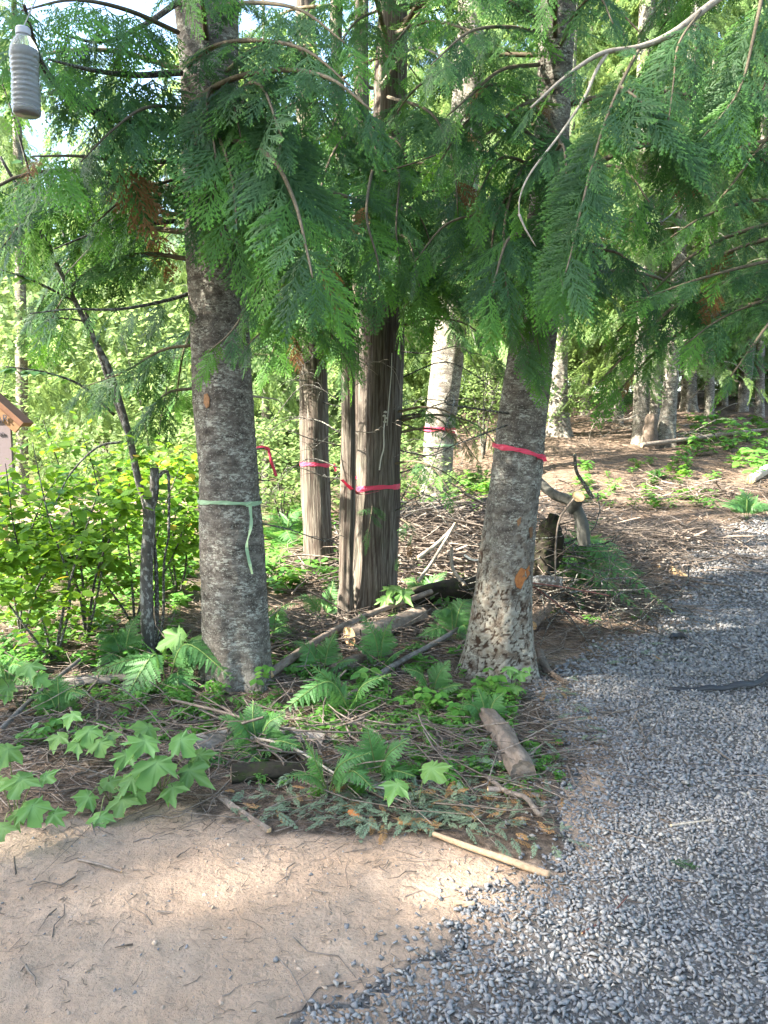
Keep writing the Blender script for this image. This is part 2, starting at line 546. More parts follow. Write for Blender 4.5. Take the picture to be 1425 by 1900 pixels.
xs = np.concatenate([-np.geomspace(160, 4.05, 60), np.arange(-4, 5, 0.03), np.geomspace(5.05, 160, 60)])
ys = np.concatenate([-np.geomspace(120, 0.6, 30), np.arange(-0.5, 8.5, 0.03), np.geomspace(8.55, 220, 90)])
gx, gy = np.meshgrid(xs, ys)
gx, gy = gx.ravel(), gy.ravel()
gz = hterr(gx, gy) + micro(gx, gy)
nx_, ny_ = len(xs), len(ys)
ii = (np.arange(ny_ - 1)[:, None] * nx_ + np.arange(nx_ - 1)[None, :]).ravel()
quads = np.stack([ii, ii + 1, ii + nx_ + 1, ii + nx_], 1)
gme = mesh_np('ground', np.stack([gx, gy, gz], 1), [quads], M['ground'], True)
ga = in_gravel(gx, gy).astype(float)
da = in_dirt(gx, gy).astype(float)
da = np.maximum(da, sstep(0.15, 0.35, np.exp(-((gx + 4.6) ** 2 / 5 + (gy - 13.5) ** 2 / 3)) + 0.1 * vnoise(gx, gy, None, 41)))
da = np.maximum(da, 0.7 * sstep(0.2, 0.6, vnoise(gx * 2.2, gy * 2.2, None, 42)) * (gx > 0.9) * (gy > 5) * (gy < 9))
lu = sstep(-0.6, -2.2, gx) * sstep(5.5, 8, gy) * (0.55 + 0.45 * vnoise(gx * 1.3, gy * 1.3, None, 43))
fattr(gme, 'gravel', ga); fattr(gme, 'dirt', np.clip(da, 0, 1)); fattr(gme, 'lush', np.clip(lu, 0, 1))
ground = link(bpy.data.objects.new('ground', gme))
tag(ground, kind='structure')

# ------------------------------------------------------------------ gravel
def convex_stone(seed):
    r = np.random.default_rng(seed)
    import bmesh
    bm = bmesh.new()
    asp = np.array([1, r.uniform(.55, .95), r.uniform(.3, .6)])
    for _ in range(8 + seed % 2):
        v = r.normal(size=3); v /= np.linalg.norm(v)
        bm.verts.new(v * (0.75 + 0.45 * r.random()) * asp)
    res = bmesh.ops.convex_hull(bm, input=bm.verts)
    bmesh.ops.delete(bm, geom=[e for e in res['geom_interior'] if isinstance(e, bmesh.types.BMVert)], context='VERTS')
    bmesh.ops.triangulate(bm, faces=bm.faces)
    bm.verts.ensure_lookup_table()
    V = np.array([v.co[:] for v in bm.verts]); Fc = np.array([[v.index for v in f.verts] for f in bm.faces])
    bm.free()
    return V, Fc

STONES = [convex_stone(100 + k) for k in range(14)]

def rand_rots(n, tilt=0.35):
    """random turns about z with a tilt"""
    a = rng.random(n) * 2 * math.pi; b = rng.normal(0, tilt, n); c = rng.normal(0, tilt, n)
    ca, sa, cb, sb, cc, sc = np.cos(a), np.sin(a), np.cos(b), np.sin(b), np.cos(c), np.sin(c)
    O, I = np.zeros(n), np.ones(n)
    Rz = np.stack([ca, -sa, O, sa, ca, O, O, O, I], 1).reshape(n, 3, 3)
    Rx = np.stack([I, O, O, O, cb, -sb, O, sb, cb], 1).reshape(n, 3, 3)
    Ry = np.stack([cc, O, sc, O, I, O, -sc, O, cc], 1).reshape(n, 3, 3)
    return Rz @ Rx @ Ry

def batch(templates, pick, rots, scale, pos):
    """one mesh worth of arrays from many placed copies of small templates"""
    Vs, Fs, k = [], [], 0
    for i, (V, Fc) in enumerate(templates):
        sel = np.nonzero(pick == i)[0]
        if not len(sel): continue
        sc = scale[sel]
        sc = sc[:, None, None] if sc.ndim == 1 else sc[:, None, :]
        W_ = np.einsum('nij,nvj->nvi', rots[sel], V[None] * sc) + pos[sel][:, None, :]
        Vs.append(W_.reshape(-1, 3))
        Fs.append((Fc[None] + (np.arange(len(sel)) * len(V))[:, None, None]).reshape(-1, Fc.shape[1]) + k)
        k += len(sel) * len(V)
    return np.vstack(Vs), np.vstack(Fs)

drive = MB()
# thin sheet of the drive, laid just over the ground
dx = np.arange(-1.6, 8.0, 0.06); dy = np.arange(0.2, 10.6, 0.06)
ddx, ddy = np.meshgrid(dx, dy)
keep = in_gravel(ddx, ddy)
idx = -np.ones(ddx.shape, int)
idx[keep] = np.arange(keep.sum())
q = np.stack([idx[:-1, :-1], idx[:-1, 1:], idx[1:, 1:], idx[1:, :-1]], -1).reshape(-1, 4)
q = q[(q >= 0).all(1)]
dz = hterr(ddx[keep], ddy[keep]) + micro(ddx[keep], ddy[keep]) + 0.004
dme = mesh_np('gravel_drive', np.stack([ddx[keep], ddy[keep], dz], 1), [q], M['ground'], True)
dgx, dgy = ddx[keep], ddy[keep]
edge_in = np.mean([in_gravel(dgx + a, dgy + b) for a, b in ((-.3, 0), (-.15, .1), (-.45, .1), (0, .25), (-.3, -.2), (-.2, .2))], axis=0)
fattr(dme, 'gravel', np.clip(edge_in * 1.1 - .1 + .3 * vnoise(dgx * 6, dgy * 6, None, 55) * (edge_in < .99), 0, 1)); fattr(dme, 'dirt', np.clip((1 - edge_in) * (dgy < 3.6) + .45 * sstep(.1, .6, vnoise(dgx * 1.7, dgy * 1.7, None, 56)), 0, 1)); fattr(dme, 'lush', np.zeros(keep.sum()))
gravel = link(bpy.data.objects.new('gravel_drive', dme))
tag(gravel, kind='structure')

pts = []
for (y0, y1, c) in ((1.55, 3.2, 0.0148), (3.2, 5.0, 0.0175), (5.0, 7.2, 0.024), (7.2, 10.4, 0.031)):
    x0, x1 = -1.4, 0.52 * y1 + 0.9
    X, Y = np.meshgrid(np.arange(x0, x1, c), np.arange(y0, y1, c))
    X = X.ravel() + rng.uniform(-.5, .5, X.size) * c; Y = Y.ravel() + rng.uniform(-.5, .5, Y.size) * c
    ok = (X < 0.52 * Y + 0.75) & (X > -0.52 * Y - 0.3)
    X, Y = X[ok], Y[ok]
    g0 = in_gravel(X, Y)
    jit = 0.13 * rng.normal(size=X.size)
    g1 = in_poly(X + jit, Y + 0.10 * rng.normal(size=X.size), GRAVEL) & (rng.random(X.size) < 0.30)
    g0 &= in_poly(X + .13 * rng.normal(size=X.size), Y + .08 * rng.normal(size=X.size), GRAVEL) | (rng.random(X.size) < .15)
    patch = vnoise(X * 2.3, Y * 2.3, None, 51) > 0.55          # worn spots where few stones lie
    g0 &= ~(patch & (rng.random(X.size) < (0.5 if y0 > 3 else 0.12)))
    sel = g0 | g1
    pts.append(np.stack([X[sel], Y[sel], np.full(sel.sum(), c)], 1))
pts = np.vstack(pts)
n = len(pts)
size = pts[:, 2] * (0.60 + 0.58 * rng.random(n) ** 1.6)
zz = hterr(pts[:, 0], pts[:, 1]) + micro(pts[:, 0], pts[:, 1]) + size * 0.25 + rng.random(n) * 0.006
pos = np.stack([pts[:, 0], pts[:, 1], zz], 1)
rot = rand_rots(n, 0.5)
pick = rng.integers(0, len(STONES), n)
inview = (np.abs(pos[:, 0]) < 0.49 * pos[:, 1]) & (pos[:, 1] > 1.98)
near = np.argsort(np.where(inview, pos[:, 1] - 8 * size, 99))[:300]
stone_me = [mesh_np('gravel_stone', V, [Fc], M['stone']) for V, Fc in STONES]
for i in near:
    o = link(bpy.data.objects.new('gravel_stone', stone_me[pick[i]]), gravel)
    o.matrix_basis = mat4(rot[i], pos[i], size[i])
rest = np.ones(n, bool); rest[near] = False
V, Fc = batch(STONES, pick[rest], rot[rest], size[rest], pos[rest])
o = link(bpy.data.objects.new('loose_gravel', mesh_np('loose_gravel', V, [Fc], M['stone'])), gravel)
tag(o, kind='stuff')

# ------------------------------------------------------------------ foliage templates
def kite(V, Fc, p, d, s, L, w, nrm, lift=0.0):
    """a narrow four-cornered leaflet from p along d"""
    k = len(V)
    V += [p, p + d * L * .45 + s * w + nrm * lift * .5, p + d * L + nrm * lift, p + d * L * .45 - s * w + nrm * lift * .5]
    Fc.append((k, k + 1, k + 2, k + 3))

def spray(seed, L=1.0, npin=12, nsub=5, wid=0.42, ang=48, droop=0.25, w=0.0145, full=True):
    """flat feathered conifer spray along +x, unit length; returns V, quads, tip"""
    r = np.random.default_rng(seed)
    V, Fc, tip = [], [], []
    def axis(t):
        return np.array([t, 0.05 * math.sin(t * 3 + seed), -droop * t * t])
    zv = np.array([0, 0, 1.0])
    ts = np.linspace(0, 1, 9)
    for i in range(8):
        a, b = axis(ts[i]), axis(ts[i + 1]); wa, wb = 0.007 * (1 - ts[i] * .8), 0.007 * (1 - ts[i + 1] * .8)
        k = len(V)
        V += [a + [0, wa, 0], a - [0, wa, 0], b - [0, wb, 0], b + [0, wb, 0]]; Fc.append((k, k + 1, k + 2, k + 3)); tip += [ts[i] * .3] * 4
    for j in range(npin):
        t = 0.06 + 0.92 * (j + r.random() * .5) / npin
        for sgn in (1, -1):
            tt = min(0.985, t + (0.02 if sgn > 0 else 0) + 0.01 * r.normal())
            prof = (min(1, tt / 0.25) ** .7) * (1 - tt) ** 0.72 + 0.10
            l = wid * prof * (0.8 + 0.35 * r.random())
            a = R(ang + 7 * r.normal()) * (1 - 0.35 * tt)
            p0 = axis(tt)
            d0 = np.array([math.cos(a), sgn * math.sin(a), -0.12 + 0.10 * r.normal()])
            d0 /= np.linalg.norm(d0)
            bend = np.array([0.25, 0, -0.16])
            def pin(u):
                return p0 + d0 * l * u + bend * l * u * u * .6
            n0 = len(V)
            if not full:
                q0, q1 = pin(0), pin(1)
                dd = (q1 - q0); LL = np.linalg.norm(dd); dd /= LL
                kite(V, Fc, q0, dd, np.cross(zv, dd), LL, w * 1.6, zv, -.05 * LL)
                tip += [tt * .6] + [tt] * 3
                for u in (0.3, 0.6):
                    for s2 in (1, -1):
                        pp = pin(u); d2 = dd * .75 + np.cross(zv, dd) * s2 * .66
                        kite(V, Fc, pp, d2, np.cross(zv, d2), LL * .34 * (1.1 - u * .6), w * 1.2, zv, -.02)
                        tip += [tt] * 4
                continue
            us = (0, .5, 1)
            for i in range(2):
                q0, q1 = pin(us[i]), pin(us[i + 1])
                s = np.cross(zv, q1 - q0); s /= np.linalg.norm(s) + 1e-9
                k = len(V); wa, wb = w * .72 * (1 - .75 * us[i]), w * .72 * (1 - .75 * us[i + 1])
                V += [q0 + s * wa, q0 - s * wa, q1 - s * wb, q1 + s * wb]; Fc.append((k, k + 1, k + 2, k + 3))
                tip += [us[i]] * 2 + [us[i + 1]] * 2
            m_ = max(2, int(nsub * l / wid + 1.2))
            for i in range(m_):
                u = 0.12 + 0.86 * (i + .4) / m_
                pp = pin(u); dd = pin(min(1, u + .05)) - pin(u - .05); dd /= np.linalg.norm(dd)
                sd = np.cross(zv, dd)
                for s2 in (1, -1):
                    d2 = dd * .88 + sd * s2 * .47 + zv * (-.12 + .12 * r.normal())
                    ll_ = l * (0.30 * (1 - u) + 0.10) * (0.85 + .3 * r.random())
                    kite(V, Fc, pp, d2, np.cross(zv, d2), ll_, w * (0.75 + .25 * r.random()), zv, -.08 * ll_)
                    tip += [u * .8, u * .9, u, u * .9]
            _ = n0
    V = np.array(V)
    tp = np.array(tip)
    tp = np.clip(tp * (0.35 + 0.65 * np.clip(V[:, 0], 0, 1)) + 0.12 * r.random(len(tp)), 0, 1)
    return V, np.array(Fc), tp

SPRAY_ME = []
for k in range(7):
    V, Fc, tp = spray(200 + k, npin=11 + k % 3, wid=0.40 + 0.035 * (k % 4), droop=0.14 + 0.09 * (k % 3), ang=44 + 3 * (k % 4))
    me = mesh_np('spray', V, [Fc], M['cedar'])
    fattr(me, 'tip', tp)
    SPRAY_ME.append(me)
M['cedar_new'] = leaf_mat('cedar_new_growth', (0.055, 0.15, 0.03), (0.085, 0.20, 0.035), (0.22, 0.45, 0.02), 0.42, 0.5, tip=(0.15, 0.36, 0.04), island=False, spec=.2)
M['cedar_dead'] = leaf_mat('cedar_dead_spray', (0.14, 0.075, 0.03), (0.22, 0.12, 0.05), (0.25, 0.12, 0.03), 0.25, 0.7, island=False, spec=.1)
def recol(me, mat):
    c = me.copy(); c.materials.clear(); c.materials.append(M[mat]); return c
SPRAY_NEW = [recol(me, 'cedar_new') for me in SPRAY_ME]
SPRAY_DEAD = [recol(me, 'cedar_dead') for me in SPRAY_ME[:2]]
def pick_spray(f):
    q = random.random()
    if q < .012: return random.choice(SPRAY_DEAD)
    if q < .10 + .38 * max(0, f - .55) / .45: return random.choice(SPRAY_NEW)
    return random.choice(SPRAY_ME)
FAR_SPRAYS = []
for k in range(4):
    V, Fc, tp = spray(300 + k, npin=8, wid=0.38, droop=0.3, w=0.016, full=False)
    FAR_SPRAYS.append((V, Fc))

# ------------------------------------------------------------------ trunks
def trunk(tree, origin, path, radii, style, ring=48, row=0.05, amp=1.0, seed=1, flare=0.5, plate_top=1.3):
    """tapered trunk through path (world points, bottom up); relief is real geometry"""
    path = np.asarray(path, float); radii = np.asarray(radii, float)
    zs = np.arange(path[0, 2], path[-1, 2] + row, row)
    cx = np.interp(zs, path[:, 2], path[:, 0]); cyy = np.interp(zs, path[:, 2], path[:, 1]); rr = np.interp(zs, path[:, 2], radii)
    k = max(3, int(0.35 / row))
    ker = np.ones(2 * k + 1) / (2 * k + 1)
    sm = lambda a: np.convolve(np.pad(a, k, mode='edge'), ker, 'valid')
    cx, cyy, rr = sm(cx), sm(cyy), sm(rr)
    th = np.linspace(0, 2 * math.pi, ring, endpoint=False)
    TH, Z = np.meshgrid(th, zs)
    RR = np.repeat(rr[:, None], ring, 1)
    h0 = Z - path[0, 2]
    fl = np.exp(-np.maximum(h0 - .1, 0) / 0.20) * flare
    lob = 0.5 + 0.5 * np.cos(TH * 5 + seed + 1.3 * np.sin(TH * 2 + seed))
    RR = RR * (1 + fl * (0.25 + 0.9 * lob)) + 0.012 * amp * vnoise(np.cos(TH) * 2 + seed, np.sin(TH) * 2, Z * 2.2, seed)
    circ = 2 * math.pi * float(rr.mean())
    if style == 'fir':
        cell = 0.026
        per = max(6, int(circ / cell))
        u = TH / (2 * math.pi) * per
        wv = Z / 0.052
        u2 = u + .55 * vnoise(u * 1.1, wv * .9, None, seed + 5) + .25 * vnoise(u * 2.7, wv * 2.2, None, seed + 15); v2 = wv + .7 * vnoise(u * .8, wv * .9, None, seed + 6) + .3 * vnoise(u * 2.7, wv * 2.7, None, seed + 16)
        f1, f2, idv = worley(u2, v2, per, seed)
        crack = sstep(0.0, 0.22, f2 - f1 + .10 * vnoise(u * 3, wv * 3, None, seed + 17))
        lower = 1 - sstep(plate_top - .55, plate_top + .35, h0 + 0.25 * vnoise(TH * 3, Z * 2, None, seed + 2))
        fine = vnoise(u * 1.4, Z / 0.022, None, seed + 9)
        relief = 1 - lower * (1 - crack)
        relief = np.clip(relief - (1 - lower) * 0.35 * sstep(.45, .8, -fine), 0, 1)
        RR = RR + amp * (0.0075 * lower * (crack * (0.6 + 0.6 * idv) - 1) + 0.0035 * (1 - lower) * fine)
        plate = lower * crack * (0.4 + 0.6 * idv)
    else:
        per = max(10, int(circ / 0.015))
        u = TH / (2 * math.pi) * per
        tw = u + 1.3 * vnoise(u * .35, Z * 0.9, None, seed + 3) + 0.5 * vnoise(u, Z * 2.6, None, seed + 4) + .2 * vnoise(u * 2, Z * 9, None, seed + 14)
        ph = np.mod(tw, 1.0)
        rid = np.abs(ph - .5) * 2
        rid = sstep(0.0, 0.55, 1 - rid) * (0.55 + .45 * vnoise(np.floor(tw) * 3.1, Z * 1.7, None, seed + 8))
        relief = np.clip(rid + 0.25 * vnoise(u * 3, Z * 6, None, seed + 1), 0, 1)
        RR = RR + amp * 0.0048 * (relief - 1)
        plate = np.zeros_like(RR)
    V = np.stack([cx[:, None] + RR * np.cos(TH), cyy[:, None] + RR * np.sin(TH), Z], -1).reshape(-1, 3) - origin
    nr = len(zs)
    i0 = (np.arange(nr - 1)[:, None] * ring + np.arange(ring)[None, :])
    i1 = (np.arange(nr - 1)[:, None] * ring + (np.arange(ring)[None, :] + 1) % ring)
    Fc = np.stack([i0, i1, i1 + ring, i0 + ring], -1).reshape(-1, 4)
    me = mesh_np('trunk', V, [Fc], M['fir'] if style == 'fir' else M['cedarbark'], True)
    fattr(me, 'relief', relief.ravel()); fattr(me, 'plate', plate.ravel())
    return link(bpy.data.objects.new('trunk', me), tree)

TREES = {}

def px_tree(key, name, label, d, rows, style, base_py=None, top=12.0, lean=None, ring=48, row=0.05, amp=1.0, flare=0.5, seed=1, plate_top=1.3, group=None):
    """rows: (py, px_left, px_right) top to bottom as seen; the trunk stands at distance d"""
    rows = sorted(rows, key=lambda q: -q[0])
    pth, rad = [], []
    for (py, a, b) in rows:
        p = P((a + b) / 2, py, d)
        dist = math.hypot(p[1], 0.0) / math.cos(0)
        pth.append(p); rad.append(pxm((b - a) / 2, d) * 1.0)
    pth = np.array(pth)
    gz0 = hz(pth[0][0], d)
    if pth[0][2] > gz0 - 0.12:
        sl = (pth[0] - pth[1]) / max(0.05, (pth[1][2] - pth[0][2]))
        dzz = pth[0][2] - (gz0 - 0.15)
        pth = np.vstack([pth[0] + np.array([sl[0] * dzz, 0, -dzz]), pth]); rad = [rad[0] * 1.03] + rad
    else:
        pth[0][2] = gz0 - 0.15
    t = pth[-1]; t2 = pth[-2]
    sl = (t - t2) / (t[2] - t2[2])
    for q in (.35, .7, 1.0):
        z = t[2] + (top - t[2]) * q
        pth = np.vstack([pth, [t[0] + sl[0] * (z - t[2]) * .7, d, z]]); rad.append(rad[len(rows) - 1 if False else -1] * (1 - .55 * q) if q < 1 else 0.025)
    origin = np.array([float(np.interp(gz0, pth[:, 2], pth[:, 0])), d, gz0])
    tr = empty(name, origin, label, 'tree', group)
    trunk(tr, origin, pth, rad, style, ring, row, amp, seed, flare, plate_top)
    TREES[key] = dict(o=tr, origin=origin, path=pth, rad=np.array(rad), d=d)
    return tr

def at_h(key, z):
    T = TREES[key]
    return np.array([np.interp(z, T['path'][:, 2], T['path'][:, 0]), np.interp(z, T['path'][:, 2], T['path'][:, 1]), z]), float(np.interp(z, T['path'][:, 2], T['rad']))

px_tree('L', 'fir_tree', 'thick grey fir spotted with lichen and banded by green tape', 4.75,
        [(0, 330, 438), (300, 343, 442), (560, 352, 455), (760, 362, 472), (935, 369, 482), (1100, 374, 494), (1200, 380, 500), (1262, 384, 502)], 'fir', ring=150, row=0.011, amp=1.0, flare=0.42, seed=3, plate_top=0.25)
px_tree('R', 'fir_tree', 'leaning fir with cracked bark, an orange wound and a bright pink tape', 5.0,
        [(350, 985, 1050), (520, 972, 1042), (740, 930, 1018), (840, 919, 1006), (1000, 896, 991), (1100, 880, 987), (1200, 868, 990), (1255, 866, 992)], 'fir', ring=150, row=0.011, amp=1.1, flare=0.42, seed=9, plate_top=1.15)
px_tree('C', 'cedar_tree', 'large stringy-barked cedar with a white resin streak, pink tape low across it', 6.6,
        [(120, 700, 752), (540, 668, 749), (760, 668, 746), (900, 662, 743), (1050, 656, 737), (1135, 652, 738)], 'cedar', ring=180, row=0.03, flare=0.35, seed=5)
px_tree('C2', 'cedar_tree', 'slim dark cedar stem just left of the large resin-streaked cedar', 6.35,
        [(200, 618, 640), (560, 629, 655), (760, 633, 660), (900, 632, 660), (1100, 628, 656), (1150, 626, 658)], 'cedar', ring=60, row=0.04, flare=0.3, seed=6)
px_tree('C3', 'cedar_tree', 'sunlit cedar trunk half hidden behind the large resin-streaked cedar', 7.5,
        [(300, 655, 685), (650, 652, 684), (900, 650, 684), (1060, 646, 684)], 'cedar', ring=60, row=0.05, flare=0.3, seed=7)
px_tree('C4', 'cedar_tree', 'brown cedar with a pink band and its sunlit foot, left of the slim stem', 8.6,
        [(250, 552, 590), (640, 555, 605), (830, 556, 611), (950, 560, 613), (1060, 566, 622)], 'cedar', ring=90, row=0.04, flare=0.4, seed=8)
px_tree('B', 'fir_tree', 'mottled fir banded in both pink and green tape, beyond the brush pile', 13.0,
        [(330, 828, 888), (600, 808, 866), (780, 789, 846), (930, 781, 834)], 'fir', ring=90, row=0.04, flare=0.3, seed=12, plate_top=0.2, top=14)
px_tree('S', 'fir_tree', 'pale sunlit trunk showing behind the right side of the leaning fir', 16.4,
        [(520, 1036, 1056), (700, 1022, 1052), (815, 1016, 1058)], 'fir', ring=50, row=0.06, flare=0.4, seed=13, plate_top=0.2, top=13)
px_tree('R1', 'fir_tree', 'grey trunk with a torn split foot, leftmost of the slope clump', 15.6,
        [(250, 1180, 1214), (600, 1181, 1208), (825, 1173, 1202)], 'fir', ring=44, row=0.06, flare=0.3, seed=14, plate_top=0.1, top=14)
px_tree('R2', 'fir_tree', 'thin dark trunk squeezed between two wider trunks of the slope clump', 16.2,
        [(300, 1214, 1240), (650, 1205, 1226), (790, 1204, 1224)], 'fir', ring=40, row=0.06, flare=0.3, seed=15, plate_top=0.1, top=14)
px_tree('R3', 'fir_tree', 'trunk that leans to the right above a splayed grey foot on the slope', 15.4,
        [(300, 1262, 1284), (640, 1236, 1262), (740, 1229, 1256), (828, 1216, 1250)], 'fir', ring=44, row=0.06, flare=0.5, seed=16, plate_top=0.1, top=14)
px_tree('R4', 'fir_tree', 'straight trunk with a sunlit spot, rightmost of the slope clump', 20.0,
        [(300, 1283, 1310), (560, 1269, 1292), (770, 1264, 1292)], 'fir', ring=44, row=0.06, flare=0.5, seed=17, plate_top=0.1, top=14)
px_tree('FR', 'fir_tree', 'slanting slim trunk in the dark wood near the right edge', 20.0,
        [(480, 1400, 1420), (640, 1384, 1402), (765, 1366, 1386)], 'fir', ring=36, row=0.08, flare=0.3, seed=18, plate_top=0.1, top=12)
px_tree('WB', 'fir_tree', 'thin white sunlit trunk right behind the lichen-spotted fir', 17.0,
        [(500, 487, 497), (700, 486, 499), (890, 485, 500)], 'fir', ring=36, row=0.06, flare=0.3, seed=19, plate_top=0.1, top=11)
px_tree('FL', 'fir_tree', 'far pale trunk in the bright wood at the left edge', 17.0,
        [(440, 28, 46), (640, 30, 50), (820, 30, 52)], 'fir', ring=36, row=0.08, flare=0.3, seed=20, plate_top=0.1, top=13)
px_tree('F2', 'fir_tree', 'slender brown trunk in sun beyond the gap right of the leaning fir', 21.5,
        [(560, 1120, 1134), (760, 1116, 1136)], 'fir', ring=30, row=0.1, flare=0.3, seed=22, plate_top=0.1, top=12)

DEEP = ((1088, 19, 13, 'slim trunk deep in the wood next right of the pale sunlit trunk'), (1150, 18, 15, 'slim trunk standing well behind and left of the split-foot trunk'),
        (1318, 18, 15, 'slim trunk just right of the trunk with the sunlit spot'), (1345, 21, 13, 'slim far trunk between the sunlit-spot trunk and the slanting one'),
        (1412, 19, 14, 'slim upright trunk at the right edge behind the slanting one'), (915, 21, 13, 'slim far trunk in the gap between mottled fir and leaning fir'))
for i_, (x_, d_, w_, lab) in enumerate(DEEP):
    px_tree('deep%d' % i_, 'fir_tree', lab, d_,
            [(250, x_ + 6 - w_ * .4, x_ + 6 + w_ * .4), (600, x_ - w_ * .5, x_ + w_ * .5), (740, x_ - 2 - w_ * .55, x_ - 2 + w_ * .55)], 'fir', ring=24, row=.12, flare=.3, seed=40 + i_, plate_top=.1, top=12)

# ------------------------------------------------------------------ boughs
def bough(key, pts, n, L=0.4, droop=0.5, r0=0.012, mat='stem', start=0.12, fan=0.75, tipf=0.6, per=5, both=True, spread=1.0, normal=None, hang=0.0):
    """a branch (part of the tree) with its sprays as sub-parts; pts are world points from the trunk outwards"""
    T = TREES[key]
    path = smooth_path(pts, per)
    o0 = path[0]
    mb = MB()
    k = len(path)
    mb.tube(path - o0, r0 * (1 - 0.82 * np.linspace(0, 1, k)) + 0.0012, 5)
    br = mb.build('branch', M[mat], T['o'], True, Vector(o0 - T['origin']))
    seg = np.linalg.norm(np.diff(path, axis=0), axis=1)
    s = np.concatenate([[0], np.cumsum(seg)]); tot = s[-1]
    for j in range(n):
        f = start + (1 - start) * (j + .5 * random.random()) / max(1, n - .5)
        f = min(f, 0.995)
        p = np.array([np.interp(f * tot, s, path[:, c]) for c in range(3)])
        q = np.array([np.interp(min(tot, f * tot + .06), s, path[:, c]) for c in range(3)])
        q0 = np.array([np.interp(max(0, f * tot - .06), s, path[:, c]) for c in range(3)])
        tan = q - q0; tan /= np.linalg.norm(tan) + 1e-9
        side = np.cross(tan, [0, 0, 1.0]); sn = np.linalg.norm(side)
        side = side / sn if sn > 0.25 else np.array([1.0, 0.1, 0])
        sg = 1 if j % 2 else -1
        last = j == n - 1
        d = tan * fan + side * sg * (0.85 * spread) * (1 - .35 * f) * (0 if last else 1) + np.array([0, 0, -droop * (1 - 0.2 * f)])
        d += np.random.default_rng(int(1e6 * abs(p[0]) + j)).normal(0, .14, 3)
        d[2] -= hang
        up = np.array([0, 0, 1.0]) if normal is None else np.asarray(normal, float)
        nn = up * 0.8 - tan * 0.15 + np.array([random.gauss(0, .22), random.gauss(0, .22) - 0.35, random.gauss(0, .1)])
        l = L * (1 - (1 - tipf) * f) * (0.6 + .75 * random.random()) * (0.55 + .45 * min(1, f / .25))
        sp = link(bpy.data.objects.new('spray', pick_spray(f)), br)
        sp.matrix_basis = mat4(frame(d, nn), p - o0, l)
    return br

def pb(key, pix, n, **kw):
    return bough(key, [P(*q) for q in pix], n, **kw)

def auto_boughs(key, count, z0, z1, az0, az1, l0, l1, n, L, seed, **kw):
    r = random.Random(seed)
    for i in range(count):
        z = r.uniform(z0, z1)
        c, rad = at_h(key, z)
        a = r.uniform(az0, az1)
        u = np.array([math.cos(a), math.sin(a), 0])
        l = r.uniform(l0, l1)
        c = c + u * rad * .8
        pts_ = [c, c + u * l * .35 + [0, 0, .05 * l], c + u * l * .7 + [0, 0, -.04 * l], c + u * l * .95 + [0, 0, -.26 * l - .05]]
        bough(key, pts_, max(4, int(n * l)), L=L * r.uniform(.85, 1.15), r0=0.006 + .008 * l, **kw)

# left fir
pb('L', [(335, 135, 4.62), (250, 140, 4.2), (170, 130, 3.8), (90, 110, 3.4)], 18, L=0.5, droop=0.9, r0=0.02, mat='darkbranch')
pb('L', [(340, 240, 4.6), (275, 236, 4.35), (190, 212, 4.0), (128, 178, 3.6), (78, 120, 3.3), (45, 10, 3.0)], 9, L=0.42, droop=0.9, r0=0.03, mat='darkbranch', start=.25)
pb('L', [(335, 0, 4.65), (270, 45, 4.4), (190, 78, 4.1), (100, 60, 3.8)], 10, L=0.42, droop=.7, r0=0.018, mat='darkbranch', start=.35)
pb('L', [(335, 300, 4.6), (240, 300, 4.1), (150, 290, 3.7), (60, 290, 3.4)], 16, L=0.45, droop=.8, r0=0.014)
pb('L', [(325, 410, 4.65), (260, 418, 4.5), (190, 428, 4.35), (100, 462, 4.2)], 5, L=0.28, droop=.6, r0=0.014, mat='darkbranch', start=.3)
pb('L', [(345, 200, 4.6), (420, 150, 4.2), (520, 130, 3.8), (610, 145, 3.5), (690, 205, 3.35)], 22, L=0.42, droop=.55, r0=.018)
pb('L', [(345, 120, 4.6), (400, 85, 4.2), (480, 75, 3.9), (570, 95, 3.65), (650, 160, 3.5)], 20, L=0.38, droop=.5, r0=.016)
pb('L', [(420, 10, 4.6), (480, 5, 4.2), (560, 20, 3.9), (640, 80, 3.7)], 16, L=0.38, droop=.5, r0=.014)
pb('L', [(350, 300, 4.5), (420, 262, 4.1), (500, 290, 3.75), (545, 370, 3.5), (568, 460, 3.38), (580, 515, 3.3)], 24, L=0.46, droop=.45, r0=.015, tipf=.75, normal=(0, -.75, .6))
pb('L', [(355, 260, 4.5), (400, 250, 4.1), (430, 330, 3.8), (440, 430, 3.7)], 16, L=0.44, droop=.7, r0=.013, normal=(0, -.7, .6))
pb('L', [(360, 420, 4.5), (420, 440, 4.1), (480, 500, 3.9), (440, 600, 3.8), (385, 655, 3.75)], 15, L=0.34, droop=.5, r0=.009, normal=(0, -.7, .6))
pb('L', [(445, 350, 4.6), (500, 380, 4.3), (520, 470, 4.1), (500, 590, 4.0), (460, 640, 3.95)], 15, L=0.36, droop=.5, r0=.010, normal=(0, -.7, .6))
pb('L', [(352, 545, 4.7), (300, 560, 4.5), (220, 574, 4.3), (130, 574, 4.15), (55, 582, 4.05)], 10, L=0.36, droop=.9, r0=.012, mat='darkbranch', start=.05, hang=.2)
pb('L', [(358, 640, 4.75), (300, 650, 4.8), (230, 690, 4.85), (150, 720, 4.9)], 14, L=0.38, droop=.7, r0=.010)
pb('L', [(360, 720, 4.85), (310, 730, 5.0), (270, 770, 5.2), (240, 820, 5.4)], 12, L=0.34, droop=.7, r0=.010)
auto_boughs('L', 9, 2.6, 4.6, R(150), R(250), 0.9, 1.7, 11, .44, 31)
auto_boughs('L', 6, 2.9, 4.4, R(250), R(330), 0.8, 1.4, 11, .42, 51)
